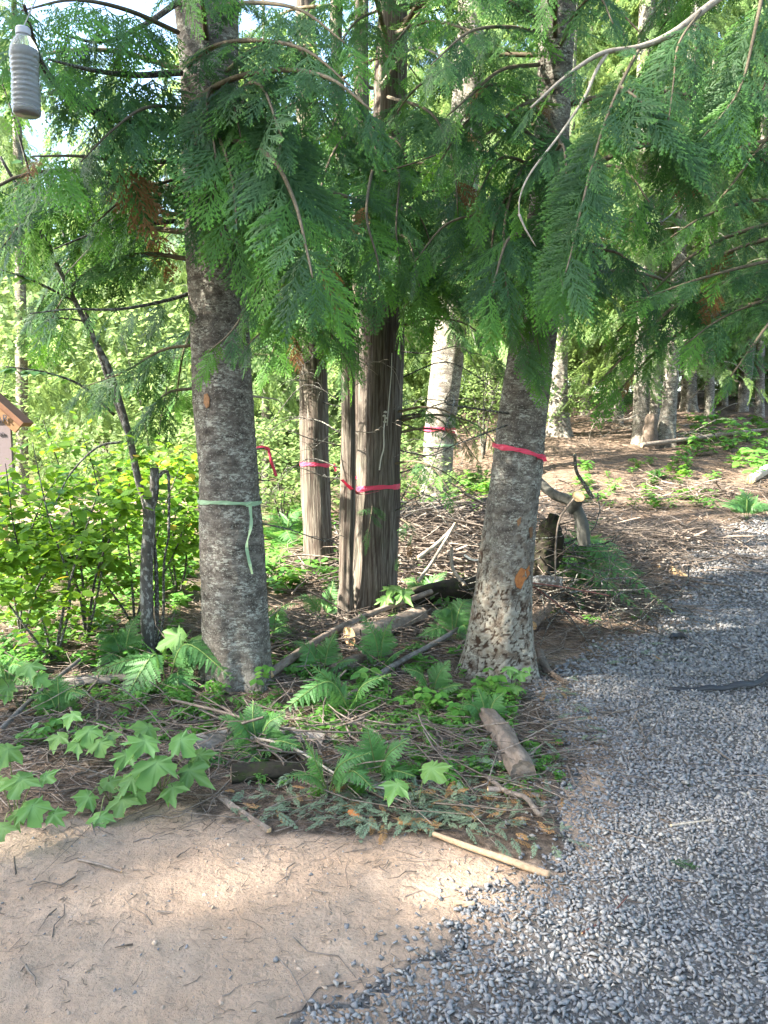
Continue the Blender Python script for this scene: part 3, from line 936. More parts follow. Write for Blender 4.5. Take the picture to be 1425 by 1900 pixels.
pb('L', [(330, 60, 4.6), (240, 20, 4.1), (140, 0, 3.7), (40, 20, 3.4)], 18, L=.46, droop=.8, r0=.014)
pb('L', [(345, 330, 4.6), (300, 340, 4.3), (230, 370, 4.1), (170, 420, 3.95)], 14, L=.42, droop=.9, r0=.010)
pb('L', [(335, 200, 4.6), (270, 200, 4.0), (210, 240, 3.7), (150, 300, 3.5)], 14, L=.42, droop=.8, r0=.010)
auto_boughs('L', 5, 2.2, 4.4, R(20), R(150), 0.8, 1.6, 10, .40, 32)
# bare pale twig crossing in front of the shrub gap
pb('L', [(318, 288, 4.6), (240, 370, 4.4), (180, 445, 4.3), (120, 510, 4.2)], 0, r0=.008, mat='palebranch')

# large cedar and its neighbours
pb('C', [(705, 160, 6.45), (760, 92, 5.6), (820, 105, 5.3), (868, 142, 5.2)], 5, L=.3, droop=.6, r0=.010, mat='palebranch', start=.1)
pb('C', [(700, 300, 6.4), (690, 320, 5.4), (680, 400, 4.7), (700, 480, 4.5), (705, 530, 4.45)], 20, L=.44, droop=.5, r0=.012, normal=(0, -.75, .6))
pb('C', [(720, 280, 6.4), (740, 320, 5.4), (735, 420, 4.8), (742, 490, 4.7)], 16, L=.42, droop=.6, r0=.010, normal=(0, -.75, .6))
pb('C', [(720, 330, 6.4), (700, 322, 5.6), (760, 305, 5.2), (850, 272, 4.9)], 12, L=.30, droop=.5, r0=.010)
pb('C', [(735, 60, 6.4), (800, 40, 5.6), (880, 60, 5.0), (950, 100, 4.7)], 18, L=.42, droop=.6, r0=.014)
pb('C', [(700, 20, 6.4), (660, 40, 5.6), (620, 100, 5.0)], 14, L=.42, droop=.7, r0=.012)
auto_boughs('C', 14, 3.0, 6.0, R(180), R(360), 1.0, 2.1, 9, .44, 33)
auto_boughs('C', 6, 2.3, 4.0, R(-40), R(60), .8, 1.5, 9, .38, 34)
auto_boughs('C2', 8, 2.2, 5.0, R(150), R(330), .7, 1.3, 9, .36, 35)
auto_boughs('C4', 16, 1.9, 5.6, R(0), R(360), .8, 1.7, 9, .42, 36)
auto_boughs('C3', 6, 2.6, 5.2, R(-30), R(120), .8, 1.5, 9, .40, 37)
auto_boughs('C', 5, 1.3, 2.1, R(-50), R(40), .5, 1.0, 8, .26, 47)
pb('C', [(690, 935, 6.45), (690, 945, 6.2), (685, 980, 6.1), (680, 1010, 6.1)], 5, L=.2, droop=.5, r0=.005)
pb('C', [(738, 960, 6.5), (760, 975, 6.2), (765, 1000, 6.1), (740, 1035, 6.1)], 6, L=.2, droop=.5, r0=.005)

auto_boughs('C', 11, 2.5, 4.0, R(215), R(325), .7, 1.5, 11, .48, 81, droop=.8)
auto_boughs('C2', 6, 2.4, 4.0, R(200), R(330), .6, 1.2, 11, .46, 82, droop=.8)
auto_boughs('C4', 10, 2.4, 4.6, R(180), R(360), .8, 1.6, 10, .48, 83, droop=.8)
auto_boughs('B', 9, 3.0, 5.6, R(180), R(360), 1.0, 2.0, 8, .5, 84, droop=.8)
pb('C', [(690, 230, 6.4), (640, 250, 5.6), (600, 330, 5.2), (590, 430, 5.0)], 20, L=.48, droop=.7, r0=.012, normal=(0, -.75, .6))
pb('C', [(720, 180, 6.4), (800, 210, 5.6), (840, 300, 5.2), (850, 400, 5.0)], 20, L=.48, droop=.7, r0=.012, normal=(0, -.75, .6))
pb('C', [(715, 380, 6.5), (770, 390, 6.0), (800, 460, 5.8), (805, 540, 5.7)], 14, L=.40, droop=.7, r0=.010, normal=(0, -.75, .6))
pb('C2', [(640, 420, 6.2), (600, 440, 5.8), (560, 520, 5.6), (545, 620, 5.5)], 16, L=.44, droop=.7, r0=.010, normal=(0, -.75, .6))
pb('L', [(440, 180, 4.6), (480, 210, 4.2), (520, 250, 3.9), (500, 400, 3.75), (520, 500, 3.7)], 22, L=.48, droop=.5, r0=.012, normal=(0, -.75, .6))
pb('L', [(400, 150, 4.5), (385, 190, 4.1), (400, 290, 3.9), (395, 380, 3.85)], 16, L=.44, droop=.6, r0=.010, normal=(0, -.75, .6))

# leaning fir
auto_boughs('R', 7, 2.3, 3.6, R(200), R(340), .5, 1.1, 12, .42, 85, droop=.8)
pb('R', [(1020, 220, 4.9), (1040, 280, 4.5), (1020, 400, 4.35), (1000, 520, 4.3)], 22, L=.42, droop=.7, r0=.011, normal=(0, -.8, .5))
pb('R', [(1005, 260, 4.95), (960, 330, 4.7), (935, 430, 4.5), (945, 560, 4.4), (985, 660, 4.35)], 26, L=.34, droop=.6, r0=.012, normal=(0, -.8, .5), fan=.9, spread=.7)
pb('R', [(1000, 330, 4.9), (930, 380, 4.6), (912, 480, 4.5), (925, 600, 4.45)], 20, L=.32, droop=.7, r0=.010, normal=(0, -.8, .5), fan=.9, spread=.6)
pb('R', [(1010, 420, 4.9), (985, 480, 4.6), (990, 580, 4.5), (1005, 680, 4.45)], 16, L=.30, droop=.7, r0=.009, normal=(0, -.8, .5), fan=.9, spread=.6)
pb('R', [(1000, 120, 4.95), (930, 130, 4.5), (870, 180, 4.2), (830, 215, 4.1)], 16, L=.36, droop=.5, r0=.012)
pb('R', [(1000, 60, 4.95), (940, 50, 4.4), (870, 60, 4.0), (800, 120, 3.8)], 16, L=.38, droop=.5, r0=.012)
pb('R', [(1010, 180, 4.95), (960, 200, 4.6), (900, 250, 4.4), (850, 260, 4.3)], 14, L=.36, droop=.5, r0=.012)
auto_boughs('R', 11, 2.6, 4.7, R(180), R(360), .8, 1.6, 11, .42, 38)
auto_boughs('R', 5, 2.4, 4.4, R(0), R(180), .8, 1.5, 10, .40, 39)

# cedar that reaches in from the right
px_tree('X', 'cedar_tree', 'cedar reaching in from the right edge on a long pale limb', 4.7,
        [(0, 1740, 1850), (900, 1720, 1845), (1150, 1710, 1850)], 'cedar', ring=60, row=.06, flare=.4, seed=25)
cx_, rx_ = at_h('X', 4.9)
lim = [cx_, P(1480, -110, 4.1), P(1330, 0, 3.9), P(1250, 60, 3.8), P(1190, 86, 3.75), P(1130, 95, 3.7), P(1092, 112, 3.65), P(1040, 150, 3.6), P(985, 200, 3.55)]
bough('X', lim, 7, L=.3, droop=.5, r0=.022, mat='palebranch', start=.72, per=6)
pb('X', [(1128, 96, 3.7), (1106, 132, 3.68), (1085, 180, 3.66), (1040, 248, 3.62), (985, 320, 3.6), (965, 365, 3.6), (963, 400, 3.6)], 3, L=.24, droop=.9, r0=.008, mat='palebranch', start=.55)
pb('X', [(963, 398, 3.6), (975, 425, 3.58), (994, 457, 3.56)], 0, r0=.006, mat='palebranch')
pb('X', [(1186, 90, 3.75), (1150, 160, 3.6), (1115, 250, 3.5), (1085, 360, 3.4), (1062, 460, 3.35), (1050, 505, 3.3)], 34, L=.27, droop=.35, r0=.008, normal=(0, -.9, .35), fan=.8, spread=1.1, tipf=.85, start=.16)
pb('X', [(1150, 160, 3.6), (1190, 190, 3.5), (1250, 260, 3.5), (1290, 330, 3.5)], 16, L=.34, droop=.5, r0=.006, normal=(0, -.7, .6))
pb('X', [(1300, 20, 3.85), (1260, 80, 3.6), (1250, 150, 3.5), (1240, 230, 3.4)], 14, L=.34, droop=.6, r0=.006, normal=(0, -.7, .6))
pb('X', [(1420, -40, 4.0), (1400, 60, 3.8), (1370, 170, 3.7), (1300, 260, 3.6)], 20, L=.40, droop=.6, r0=.010, normal=(0, -.6, .6))
pb('X', [(1530, 150, 4.3), (1440, 160, 4.0), (1360, 200, 3.8), (1280, 290, 3.7)], 20, L=.40, droop=.5, r0=.010)
c_, r_ = at_h('X', 3.1)
bough('X', [c_, P(1500, 370, 4.3), P(1400, 372, 4.1), P(1310, 400, 3.95), P(1245, 440, 3.85)], 20, L=.33, droop=.35, r0=.014, start=.3)
c_, r_ = at_h('X', 2.8)
bough('X', [c_, P(1500, 470, 4.4), P(1400, 490, 4.2), P(1290, 520, 4.05), P(1180, 560, 3.95)], 24, L=.36, droop=.5, r0=.014, start=.3)
bough('X', [c_ + [0, 0, -.15], P(1500, 560, 4.5), P(1420, 560, 4.3), P(1340, 590, 4.2), P(1270, 640, 4.1)], 18, L=.36, droop=.6, r0=.012, start=.3)
auto_boughs('X', 7, 2.3, 3.4, R(140), R(215), 1.2, 2.1, 10, .40, 44)
auto_boughs('X', 10, 3.0, 5.0, R(120), R(250), 1.2, 2.2, 9, .42, 40)

# dark limbs right of the leaning fir
pb('R', [(1030, 470, 5.0), (1110, 455, 5.6), (1160, 480, 6.0), (1230, 520, 6.4)], 8, L=.4, droop=.6, r0=.020, mat='darkbranch', start=.3)
pb('R', [(1040, 400, 5.0), (1140, 405, 5.8), (1230, 410, 6.4), (1290, 340, 6.8)], 6, L=.4, droop=.6, r0=.014, mat='darkbranch', start=.4)

def bare(key, count, z0, z1, az0, az1, l0, l1, seed, mat='darkbranch', r0=.006):
    """dead lower branches with their own side twigs"""
    rr_ = random.Random(seed)
    T = TREES[key]
    for i in range(count):
        z = rr_.uniform(z0, z1); c, rad = at_h(key, z)
        a = rr_.uniform(az0, az1); l = rr_.uniform(l0, l1)
        u = np.array([math.cos(a), math.sin(a), 0]); sd = np.array([-u[1], u[0], 0])
        c = c + u * rad * .85
        path = smooth_path([c, c + u * l * .4 + sd * l * rr_.gauss(0, .08) + [0, 0, l * rr_.uniform(-.1, .25)], c + u * l * .8 + sd * l * rr_.gauss(0, .15) + [0, 0, l * rr_.uniform(-.3, .25)], c + u * l + sd * l * rr_.gauss(0, .2) + [0, 0, l * rr_.uniform(-.5, .2)]], 4)
        mb = MB(); mb.tube(path - c, np.linspace(r0 * (.7 + .5 * l), .0012, len(path)), 5)
        for k in range(rr_.randrange(4, 9)):
            j = rr_.randrange(2, len(path)); p = path[j]
            d = u * rr_.uniform(.2, .9) + sd * rr_.choice([-1, 1]) * rr_.uniform(.3, 1) + np.array([0, 0, rr_.uniform(-.6, .3)])
            ls = l * rr_.uniform(.15, .4)
            q = smooth_path([p, p + d * ls * .5 + [0, 0, .03 * l], p + d * ls], 2)
            mb.tube(q - c, np.linspace(.0028, .001, len(q)), 4)
        mb.build('dead_branch', M[mat], T['o'], True, Vector(c - T['origin']))
bare('C', 9, .9, 3.2, R(-60), R(60), .5, 1.1, 61)
bare('C', 7, 1.0, 3.0, R(130), R(250), .4, .9, 62)
bare('C2', 8, .9, 3.0, R(120), R(280), .4, .9, 63)
bare('C2', 4, 1.2, 3.0, R(-60), R(60), .3, .6, 64, 'palebranch', .004)
bare('C4', 14, .7, 3.4, R(0), R(360), .5, 1.2, 65)
bare('B', 14, .8, 4.5, R(0), R(360), .7, 1.7, 66)
bare('R', 5, 1.6, 3.0, R(90), R(270), .5, 1.1, 67)
bare('L', 5, 1.0, 3.2, R(-40), R(120), .4, .9, 68)
for i_, k_ in enumerate(('S', 'R1', 'R2', 'R3', 'R4', 'FR', 'F2')):
    bare(k_, 16, .6, 6.0, R(0), R(360), .7, 1.9, 70 + i_, 'palebranch' if i_ % 3 else 'darkbranch', .008)  # pale bark on most paints in the look of sunlit dead twigs

# ------------------------------------------------------------------ crowns of the trees further off
def crown_arrays(seed, z0, z1, rad, nb, nsp, L):
    r = np.random.default_rng(seed)
    pos, rots, sc = [], [], []
    for b in range(nb):
        f = (b + r.random()) / nb
        z = z0 + (z1 - z0) * f
        bl = rad * (1 - f) ** .75 * (0.55 + .6 * r.random()) + .25
        a = r.random() * 2 * math.pi
        u = np.array([math.cos(a), math.sin(a), 0]); sd = np.array([-u[1], u[0], 0])
        m_ = max(4, int(nsp * (0.35 + 0.65 * bl / rad)))
        for j in range(m_):
            t = 0.18 + .82 * (j + r.random()) / m_
            p = u * bl * t + np.array([0, 0, z + .12 * bl * t - .42 * bl * t * t])
            d = u * .6 + sd * (1 if j % 2 else -1) * .75 * (1 - .4 * t) + np.array([0, 0, -.75]) + r.normal(0, .2, 3)
            pos.append(p); rots.append(frame(d, np.array([0, 0, 1]) + r.normal(0, .35, 3))); sc.append(L * (.7 + .6 * r.random()))
    pos, rots, sc = np.array(pos), np.array(rots), np.array(sc)
    return batch(FAR_SPRAYS, r.integers(0, len(FAR_SPRAYS), len(pos)), rots, sc, pos)

CROWN_ME = []
for k, (z0, z1, rad, nb, nsp, L) in enumerate(((1.6, 12, 2.3, 95, 15, .5), (2.6, 14, 2.0, 95, 15, .48), (0.6, 8, 1.9, 85, 15, .46))):
    V, Fc = crown_arrays(400 + k, z0, z1, rad, nb, nsp, L)
    CROWN_ME.append(mesh_np('crown', V, [Fc], M['cedar_far_lit']))
V, Fc = crown_arrays(420, 5.2, 12, 1.6, 30, 11, .5)
UPPER_ME = mesh_np('upper_crown', V, [Fc], M['cedar_far_lit'])

for key, ci, rz, s_ in (('B', 1, .3, 1.0), ('S', 1, 1.2, .9), ('R1', 1, 2.0, .9), ('R3', 0, 2.9, .9), ('R4', 1, 4.0, 1.0), ('FR', 0, 5.0, .9), ('WB', 0, .9, .8), ('FL', 0, 1.9, 1.0), ('F2', 0, .4, .8), ('R2', 1, .8, .8)):
    T = TREES[key]
    c = link(bpy.data.objects.new('crown', CROWN_ME[ci]), T['o'])
    c.rotation_euler.z = rz; c.scale = (s_,) * 3
for i_ in range(len(DEEP)):
    c = link(bpy.data.objects.new('crown', CROWN_ME[1]), TREES['deep%d' % i_]['o']); c.rotation_euler.z = i_ * 2.1; c.scale = (.8, .8, .85)
    bare('deep%d' % i_, 8, .8, 6, 0, 6.28, .8, 1.8, 90 + i_, 'palebranch', .009)
for key, rz in (('L', .2), ('R', 1.4), ('C', 2.6), ('X', 4.9)):
    T = TREES[key]
    tp, _ = at_h(key, 8.0)
    c = link(bpy.data.objects.new('crown', UPPER_ME), T['o'])
    c.location = (tp[0] - T['origin'][0], 0, 0)
    c.rotation_euler.z = rz

# ------------------------------------------------------------------ scatter through geometry nodes (stuff only)
def scatter(name, meshes, pos, rots_e, scl, pick):
    col = bpy.data.collections.new(name + '_sources')
    for i, me in enumerate(meshes):
        col.objects.link(bpy.data.objects.new('%s_source_%02d' % (name, i), me))
    me = bpy.data.meshes.new(name)
    me.vertices.add(len(pos)); me.vertices.foreach_set('co', np.asarray(pos, np.float32).ravel())
    a = me.attributes.new('turn', 'FLOAT_VECTOR', 'POINT'); a.data.foreach_set('vector', np.asarray(rots_e, np.float32).ravel())
    a = me.attributes.new('size', 'FLOAT', 'POINT'); a.data.foreach_set('value', np.asarray(scl, np.float32))
    a = me.attributes.new('pick', 'INT', 'POINT'); a.data.foreach_set('value', np.asarray(pick, np.int32))
    o = link(bpy.data.objects.new(name, me))
    g = bpy.data.node_groups.new(name + '_nodes', 'GeometryNodeTree')
    g.interface.new_socket('Geometry', in_out='INPUT', socket_type='NodeSocketGeometry')
    g.interface.new_socket('Geometry', in_out='OUTPUT', socket_type='NodeSocketGeometry')
    gi = g.nodes.new('NodeGroupInput'); go = g.nodes.new('NodeGroupOutput')
    ip = g.nodes.new('GeometryNodeInstanceOnPoints')
    ci = g.nodes.new('GeometryNodeCollectionInfo')
    ci.inputs['Collection'].default_value = col
    ci.inputs['Separate Children'].default_value = True
    ci.inputs['Reset Children'].default_value = True
    def na(nm, ty):
        x = g.nodes.new('GeometryNodeInputNamedAttribute'); x.data_type = ty; x.inputs['Name'].default_value = nm
        return [s for s in x.outputs if s.enabled][0]
    er = g.nodes.new('FunctionNodeEulerToRotation')
    g.links.new(na('turn', 'FLOAT_VECTOR'), er.inputs[0])
    g.links.new(gi.outputs[0], ip.inputs['Points'])
    g.links.new(ci.outputs[0], ip.inputs['Instance'])
    ip.inputs['Pick Instance'].default_value = True
    g.links.new(na('pick', 'INT'), ip.inputs['Instance Index'])
    g.links.new(er.outputs[0], ip.inputs['Rotation'])
    g.links.new(na('size', 'FLOAT'), ip.inputs['Scale'])
    g.links.new(ip.outputs[0], go.inputs[0])
    md = o.modifiers.new('scatter', 'NODES'); md.node_group = g
    return tag(o, kind='stuff')

# the wood all round: dense behind, and unseen trees left of and behind the viewer, placed to shade the foreground
WOOD_SEED = 2
wp = []
r = random.Random(5)
for _ in range(230):
    y = r.uniform(15, 50); x = r.uniform(-.6 * y - 3, .6 * y + 4)
    if x > -0.5 and y < 19: continue
    if x < 0 and (y < 21 or (x < -.5 * y - 1 and y < 32)): continue
    wp.append((x, y, r.uniform(.8, 1.35), r.randrange(3)))
for (x, y, s_) in ((-15.5, -0.5, 1.7), (-19.0, -6.2, 2.1), (-22.5, -4.6, 2.1), (-18.5, -7, 2.2), (-24.5, -8.6, 2.5), (-14, -5, 2.0), (-22, -9, 2.3), (-26, -6.2, 2.5), (-7.5, -4.5, 1.2), (-2.8, -5.4, 1.0), (5.5, -3, 1.1), (2.0, -6, 1.2), (6.5, 2.0, 1.1), (8.0, 6.5, 1.2), (9.0, 10.5, 1.1)):
    wp.append((x, y, s_, 0))
wp = np.array(wp)
wp = np.vstack([wp, [(-4.9, 5.9, 1.0, 3), (-5.6, 7.3, 1.05, 3)], [(x_, y_, .9 + .03 * i_, i_ % 2) for i_, (x_, y_) in enumerate(((6.5, 20.5), (8.5, 22.5), (10.5, 21), (12.5, 24), (5.5, 24.5), (8, 27), (11, 28), (14, 27), (3.5, 25), (15, 31), (6, 30), (9.5, 18.8)))]])  # first two: unseen high crowns added at left to shade the brush
scatter('woodland_and_shade_trees', CROWN_ME + [UPPER_ME], np.stack([wp[:, 0], wp[:, 1], hterr(wp[:, 0], wp[:, 1])], 1),
        np.stack([0 * wp[:, 0], 0 * wp[:, 0], np.random.default_rng(WOOD_SEED).random(len(wp)) * 6.28], 1), wp[:, 2], wp[:, 3].astype(int))

# ------------------------------------------------------------------ twigs and litter
def twig_batch(pos, dirs, length, rad, curv=0.25, k=5, sag=None):
    """many thin three-sided bent twigs as arrays"""
    n = len(pos)
    d = dirs / (np.linalg.norm(dirs, axis=1)[:, None] + 1e-9)
    ref = np.tile(np.array([0.2, 0.1, 1.0]), (n, 1))
    a = np.cross(d, ref); a /= np.linalg.norm(a, axis=1)[:, None] + 1e-9
    b = np.cross(d, a)
    t = np.linspace(0, 1, k)
    c1 = rng.normal(0, curv, n); c2 = rng.normal(0, curv * .5, n); ph = rng.normal(0, curv * .5, n)
    cen = pos[:, None] + d[:, None] * (length[:, None] * t)[..., None] + a[:, None] * (length[:, None] * (c1[:, None] * t ** 2 + ph[:, None] * np.sin(t * 6)))[..., None] + b[:, None] * (length[:, None] * c2[:, None] * t ** 2)[..., None]
    if sag is not None:
        low = sag(cen[..., 0], cen[..., 1])
        cen[..., 2] = np.maximum(cen[..., 2], low + rad[:, None] * .6)
    rr = rad[:, None] * (1 - .6 * t)
    V = []
    for j in range(3):
        th = j * 2 * math.pi / 3
        V.append(cen + (math.cos(th) * a + math.sin(th) * b)[:, None] * rr[..., None])
    V = np.stack(V, 2).reshape(-1, 3)
    base = (np.arange(n) * k * 3)[:, None, None]
    i = np.arange(k - 1)[None, :, None] * 3
    j = np.arange(3)[None, None, :]
    q = np.stack([base + i + j, base + i + (j + 1) % 3, base + i + 3 + (j + 1) % 3, base + i + 3 + j], -1).reshape(-1, 4)
    return V, q

gsurf = lambda x, y: hterr(x, y) + micro(x, y)

def litter(name, n, xr, yr, lmin, lmax, rmin, rmax, mat, keep=None, lift=0.02, tilt=.12, curv=.2, k=4):
    X = rng.uniform(*xr, n); Y = rng.uniform(*yr, n)
    ok = np.abs(X) < .55 * Y + .8
    if keep is not None: ok &= keep(X, Y)
    X, Y = X[ok], Y[ok]; n = len(X)
    a = rng.random(n) * 6.283
    d = np.stack([np.cos(a), np.sin(a), rng.normal(0, tilt, n)], 1)
    L = lmin + (lmax - lmin) * rng.random(n) ** 2
    p = np.stack([X, Y, gsurf(X, Y) + .003 + lift * rng.random(n) ** 2], 1)
    V, q = twig_batch(p, d, L, rmin + (rmax - rmin) * rng.random(n) ** 2, curv, k, gsurf)
    return tag(link(bpy.data.objects.new(name, mesh_np(name, V, [q], mat, True))), kind='stuff')

not_open = lambda X, Y: ~in_gravel(X, Y) & ~in_dirt(X, Y)
litter('forest_litter', 26000, (-4, 4.2), (3, 8.5), .03, .22, .0008, .0028, M['litter'], not_open, .03)
litter('fallen_twigs', 4200, (-3.5, 4.2), (3.1, 9), .2, .9, .002, .0065, M['twig'], not_open, .07, .10)
litter('slope_litter', 7000, (-1, 11), (8, 19), .12, .7, .003, .009, M['litter'], lambda X, Y: ~in_gravel(X, Y), .08, .12)
litter('dirt_crumbs', 2600, (-2.2, 1.0), (1.9, 3.7), .006, .07, .0008, .0022, M['twig'], in_dirt, .003, .05)
litter('dirt_twigs', 150, (-2.2, 1.0), (1.9, 3.7), .05, .28, .0015, .005, M['twig'], in_dirt, .006, .04)
litter('drive_needles', 2600, (0, 5), (2.2, 9.5), .03, .2, .0008, .002, M['litter'], in_gravel, .012, .03)
def edge_mask(X, Y):
    j = .14
    return not_open(X, Y) & (in_gravel(X + j, Y) | in_gravel(X + .2, Y - .1) | in_dirt(X, Y - .3) | in_dirt(X, Y - .15))
litter('edge_twigs', 9000, (-2.5, 4.8), (3, 10.5), .08, .5, .0012, .004, M['twig'], edge_mask, .05, .08)

def spill(X, Y):
    return (in_gravel(X, Y) & ~in_gravel(X - .35, Y + .1) & (Y > 3.0)) | (in_dirt(X, Y) & ~in_dirt(X, Y + .22) & (X < 1))
litter('spilled_twigs', 7000, (-2.6, 4.8), (2.6, 10), .04, .32, .001, .003, M['twig'], spill, .02, .05)
litter('spilled_needles', 9000, (-2.6, 4.8), (2.6, 10), .02, .10, .0008, .002, M['litter'], spill, .012, .05)

# little stones on the bare soil
n = 1500
X = rng.uniform(-2.2, 1.0, n); Y = rng.uniform(1.9, 3.8, n); ok = in_dirt(X, Y); X, Y = X[ok], Y[ok]; n = len(X)
V, Fc = batch(STONES, rng.integers(0, 14, n), rand_rots(n, .3), .002 + .010 * rng.random(n) ** 4, np.stack([X, Y, gsurf(X, Y) + .001], 1))
tag(link(bpy.data.objects.new('soil_pebbles', mesh_np('soil_pebbles', V, [Fc], M['stone']))), kind='stuff')

M['clod'] = bark_simple('soil_clod', (0.27, 0.195, 0.14), (0.43, 0.33, 0.245), 40)
n = 5200
X = rng.uniform(-2.4, 1.0, n); Y = rng.uniform(1.85, 3.8, n); ok = in_dirt(X, Y) & (vnoise(X * 2.5, Y * 2.5, None, 61) + .5 * rng.random(n) > -.05); X, Y = X[ok], Y[ok]; n = len(X)
V, Fc = batch(STONES, rng.integers(0, 14, n), rand_rots(n, .6), .0018 + .013 * rng.random(n) ** 5, np.stack([X, Y, gsurf(X, Y)], 1))
tag(link(bpy.data.objects.new('soil_clods', mesh_np('soil_clods', V, [Fc], M['clod']))), kind='stuff')

# brush pile between the big cedar and the leaning fir, and the low one along the drive
def pile(name, n, c, sx, sy, hgt, lmin, lmax, rmax, mat):
    u = rng.normal(0, 1, (n, 2)) * .5
    X = c[0] + u[:, 0] * sx; Y = c[1] + u[:, 1] * sy
    hh = hgt * np.exp(-(u ** 2).sum(1)) * rng.random(n)
    a = rng.normal(0, .9, n) + (rng.random(n) < .3) * 1.3
    d = np.stack([np.cos(a) * rng.choice([-1, 1], n), np.sin(a), rng.normal(0, .22, n)], 1)
    L = lmin + (lmax - lmin) * rng.random(n) ** 2
    p = np.stack([X, Y, gsurf(X, Y) + hh], 1) - d * L[:, None] * .5
    V, q = twig_batch(p, d, L, .002 + rmax * rng.random(n) ** 3, .22, 6, gsurf)
    return tag(link(bpy.data.objects.new(name, mesh_np(name, V, [q], mat, True))), kind='stuff')
b0 = G(840, 1060)
pile('brush_pile', 2600, (b0[0], b0[1] + .5), 1.7, 1.5, .65, .25, 1.3, .016, M['twig'])
def limbs(name, n, c, sx, sy, z0, z1, lmin, lmax, rmin, rmax, mat, tilt=.3):
    X = c[0] + rng.normal(0, .5, n) * sx; Y = c[1] + rng.normal(0, .5, n) * sy
    a = rng.random(n) * 6.283
    d = np.stack([np.cos(a), np.sin(a) * .7, rng.normal(0, tilt, n)], 1)
    L = rng.uniform(lmin, lmax, n)
    p = np.stack([X, Y, gsurf(X, Y) + rng.uniform(z0, z1, n) * np.exp(-((X - c[0]) / sx) ** 2 - ((Y - c[1]) / sy) ** 2)], 1) - d * L[:, None] * .5
    V, q = twig_batch(p, d, L, rng.uniform(rmin, rmax, n), .22, 7, gsurf)
    return tag(link(bpy.data.objects.new(name, mesh_np(name, V, [q], M[mat], True))), kind='stuff')
limbs('brush_limbs', 190, (b0[0], b0[1] + .4), 1.3, 1.1, .05, .75, .4, 1.3, .005, .014, 'greylog', .35)
bt = P(1060, 1040, 6.3)
limbs('tangle_limbs', 130, (bt[0] - .05, bt[1] + .25), .75, .7, .05, .85, .3, 1.0, .003, .010, 'darkbranch', .5)
limbs('tangle_twigs', 260, (bt[0] - .05, bt[1] + .3), .8, .8, .02, .75, .25, .8, .0015, .005, 'twig', .45)
b1 = G(1200, 1010)
pile('branch_heap', 800, (b1[0], b1[1]), 1.5, .9, .16, .3, 1.3, .012, M['twig'])
b2 = G(1040, 1080)
pile('branch_tangle', 1500, (b2[0] + .15, b2[1] + .2), 1.0, 1.1, .75, .2, 1.0, .009, M['twig'])
b3 = G(600, 1190)
pile('fallen_debris', 800, (b3[0], b3[1]), 1.6, .7, .14, .2, .9, .009, M['twig'])
b4 = G(1290, 930)
pile('slope_brush', 300, (b4[0], b4[1]), 2.6, .9, .22, .4, 1.5, .014, M['twig'])
b5 = G(480, 1390)
pile('edge_brush', 520, (b5[0], b5[1]), 1.9, .5, .10, .2, .9, .007, M['twig'])
b6 = G(60, 1300)
pile('left_brush', 160, (b6[0], b6[1]), 1.2, .6, .14, .2, 1.0, .009, M['twig'])

# ------------------------------------------------------------------ ferns
def pinna_mesh(seed):
    r = np.random.default_rng(seed)
    V, Fc = [], []
    zv = np.array([0, 0, 1.0])
    m_ = 11
    for i in range(m_):
        u = (i + .3) / m_
        for s in (1, -1):
            l = .25 * (1 - u) ** .8 + .04
            p = np.array([u, 0, -.10 * u * u])
            a = R(66 - 14 * u + 5 * r.normal())
            d = np.array([math.cos(a), s * math.sin(a), -.06 + .05 * r.normal()])
            kite(V, Fc, p, d, np.cross(zv, d), l, .066 * (1 - .45 * u), zv, -.02)
    k = len(V)
    V += [np.array([0, .008, 0]), np.array([0, -.008, 0]), np.array([1, -.004, -.1]), np.array([1, .004, -.1])]
    Fc.append((k, k + 1, k + 2, k + 3))
    return mesh_np('pinna', np.array(V), [np.array(Fc)], M['fern'])
PINNA = [pinna_mesh(500 + k) for k in range(4)]
PINNA_WILT = []
for k in range(2):
    me = PINNA[k].copy(); me.materials.clear(); me.materials.append(M['clip']); PINNA_WILT.append(me)

def fern(label, base, fronds, pairs=13, group=None, name='fern', pin=PINNA, stalk=.22):
    """fronds: list of (mid point, tip point, width)"""
    o = empty(name, base, label, 'fern', group)
    for (mid, tip_, wd) in fronds:
        wd *= 1.35
        path = smooth_path([base, mid, tip_], 7)
        mb = MB()
        k = len(path)
        mb.tube(path - base, .004 * (1 - .8 * np.linspace(0, 1, k)) + .0008, 4)
        fr = mb.build('frond', M['fronds'], o, True)
        seg = np.linalg.norm(np.diff(path, axis=0), axis=1); s = np.concatenate([[0], np.cumsum(seg)]); tot = s[-1]
        for j in range(pairs):
            f = stalk + (1 - stalk) * (j + .3) / pairs
            p = np.array([np.interp(f * tot, s, path[:, c]) for c in range(3)])
            q = np.array([np.interp(min(tot, f * tot + .03), s, path[:, c]) for c in range(3)]); q0 = np.array([np.interp(max(0, f * tot - .03), s, path[:, c]) for c in range(3)])
            tan = q - q0; tan /= np.linalg.norm(tan) + 1e-9
            up = np.array([0, -.35, 1.0]); side = np.cross(tan, up); side /= np.linalg.norm(side) + 1e-9
            nrm = np.cross(side, tan)
            g = (f - stalk) / (1 - stalk)
            l = wd * ((1 - g) ** .85 * .95 + .06) * (.55 + .45 * min(1, g / .12))
            for sg in (1, -1):
                d = tan * (.42 + .3 * g) + side * sg - nrm * .12 + np.array([random.gauss(0, .06), random.gauss(0, .06), random.gauss(0, .06) - .08])
                c = link(bpy.data.objects.new('pinna', random.choice(pin)), fr)
                c.matrix_basis = mat4(frame(d, nrm + np.array([random.gauss(0, .15), random.gauss(0, .15), 0])), p - base, l)
    return o

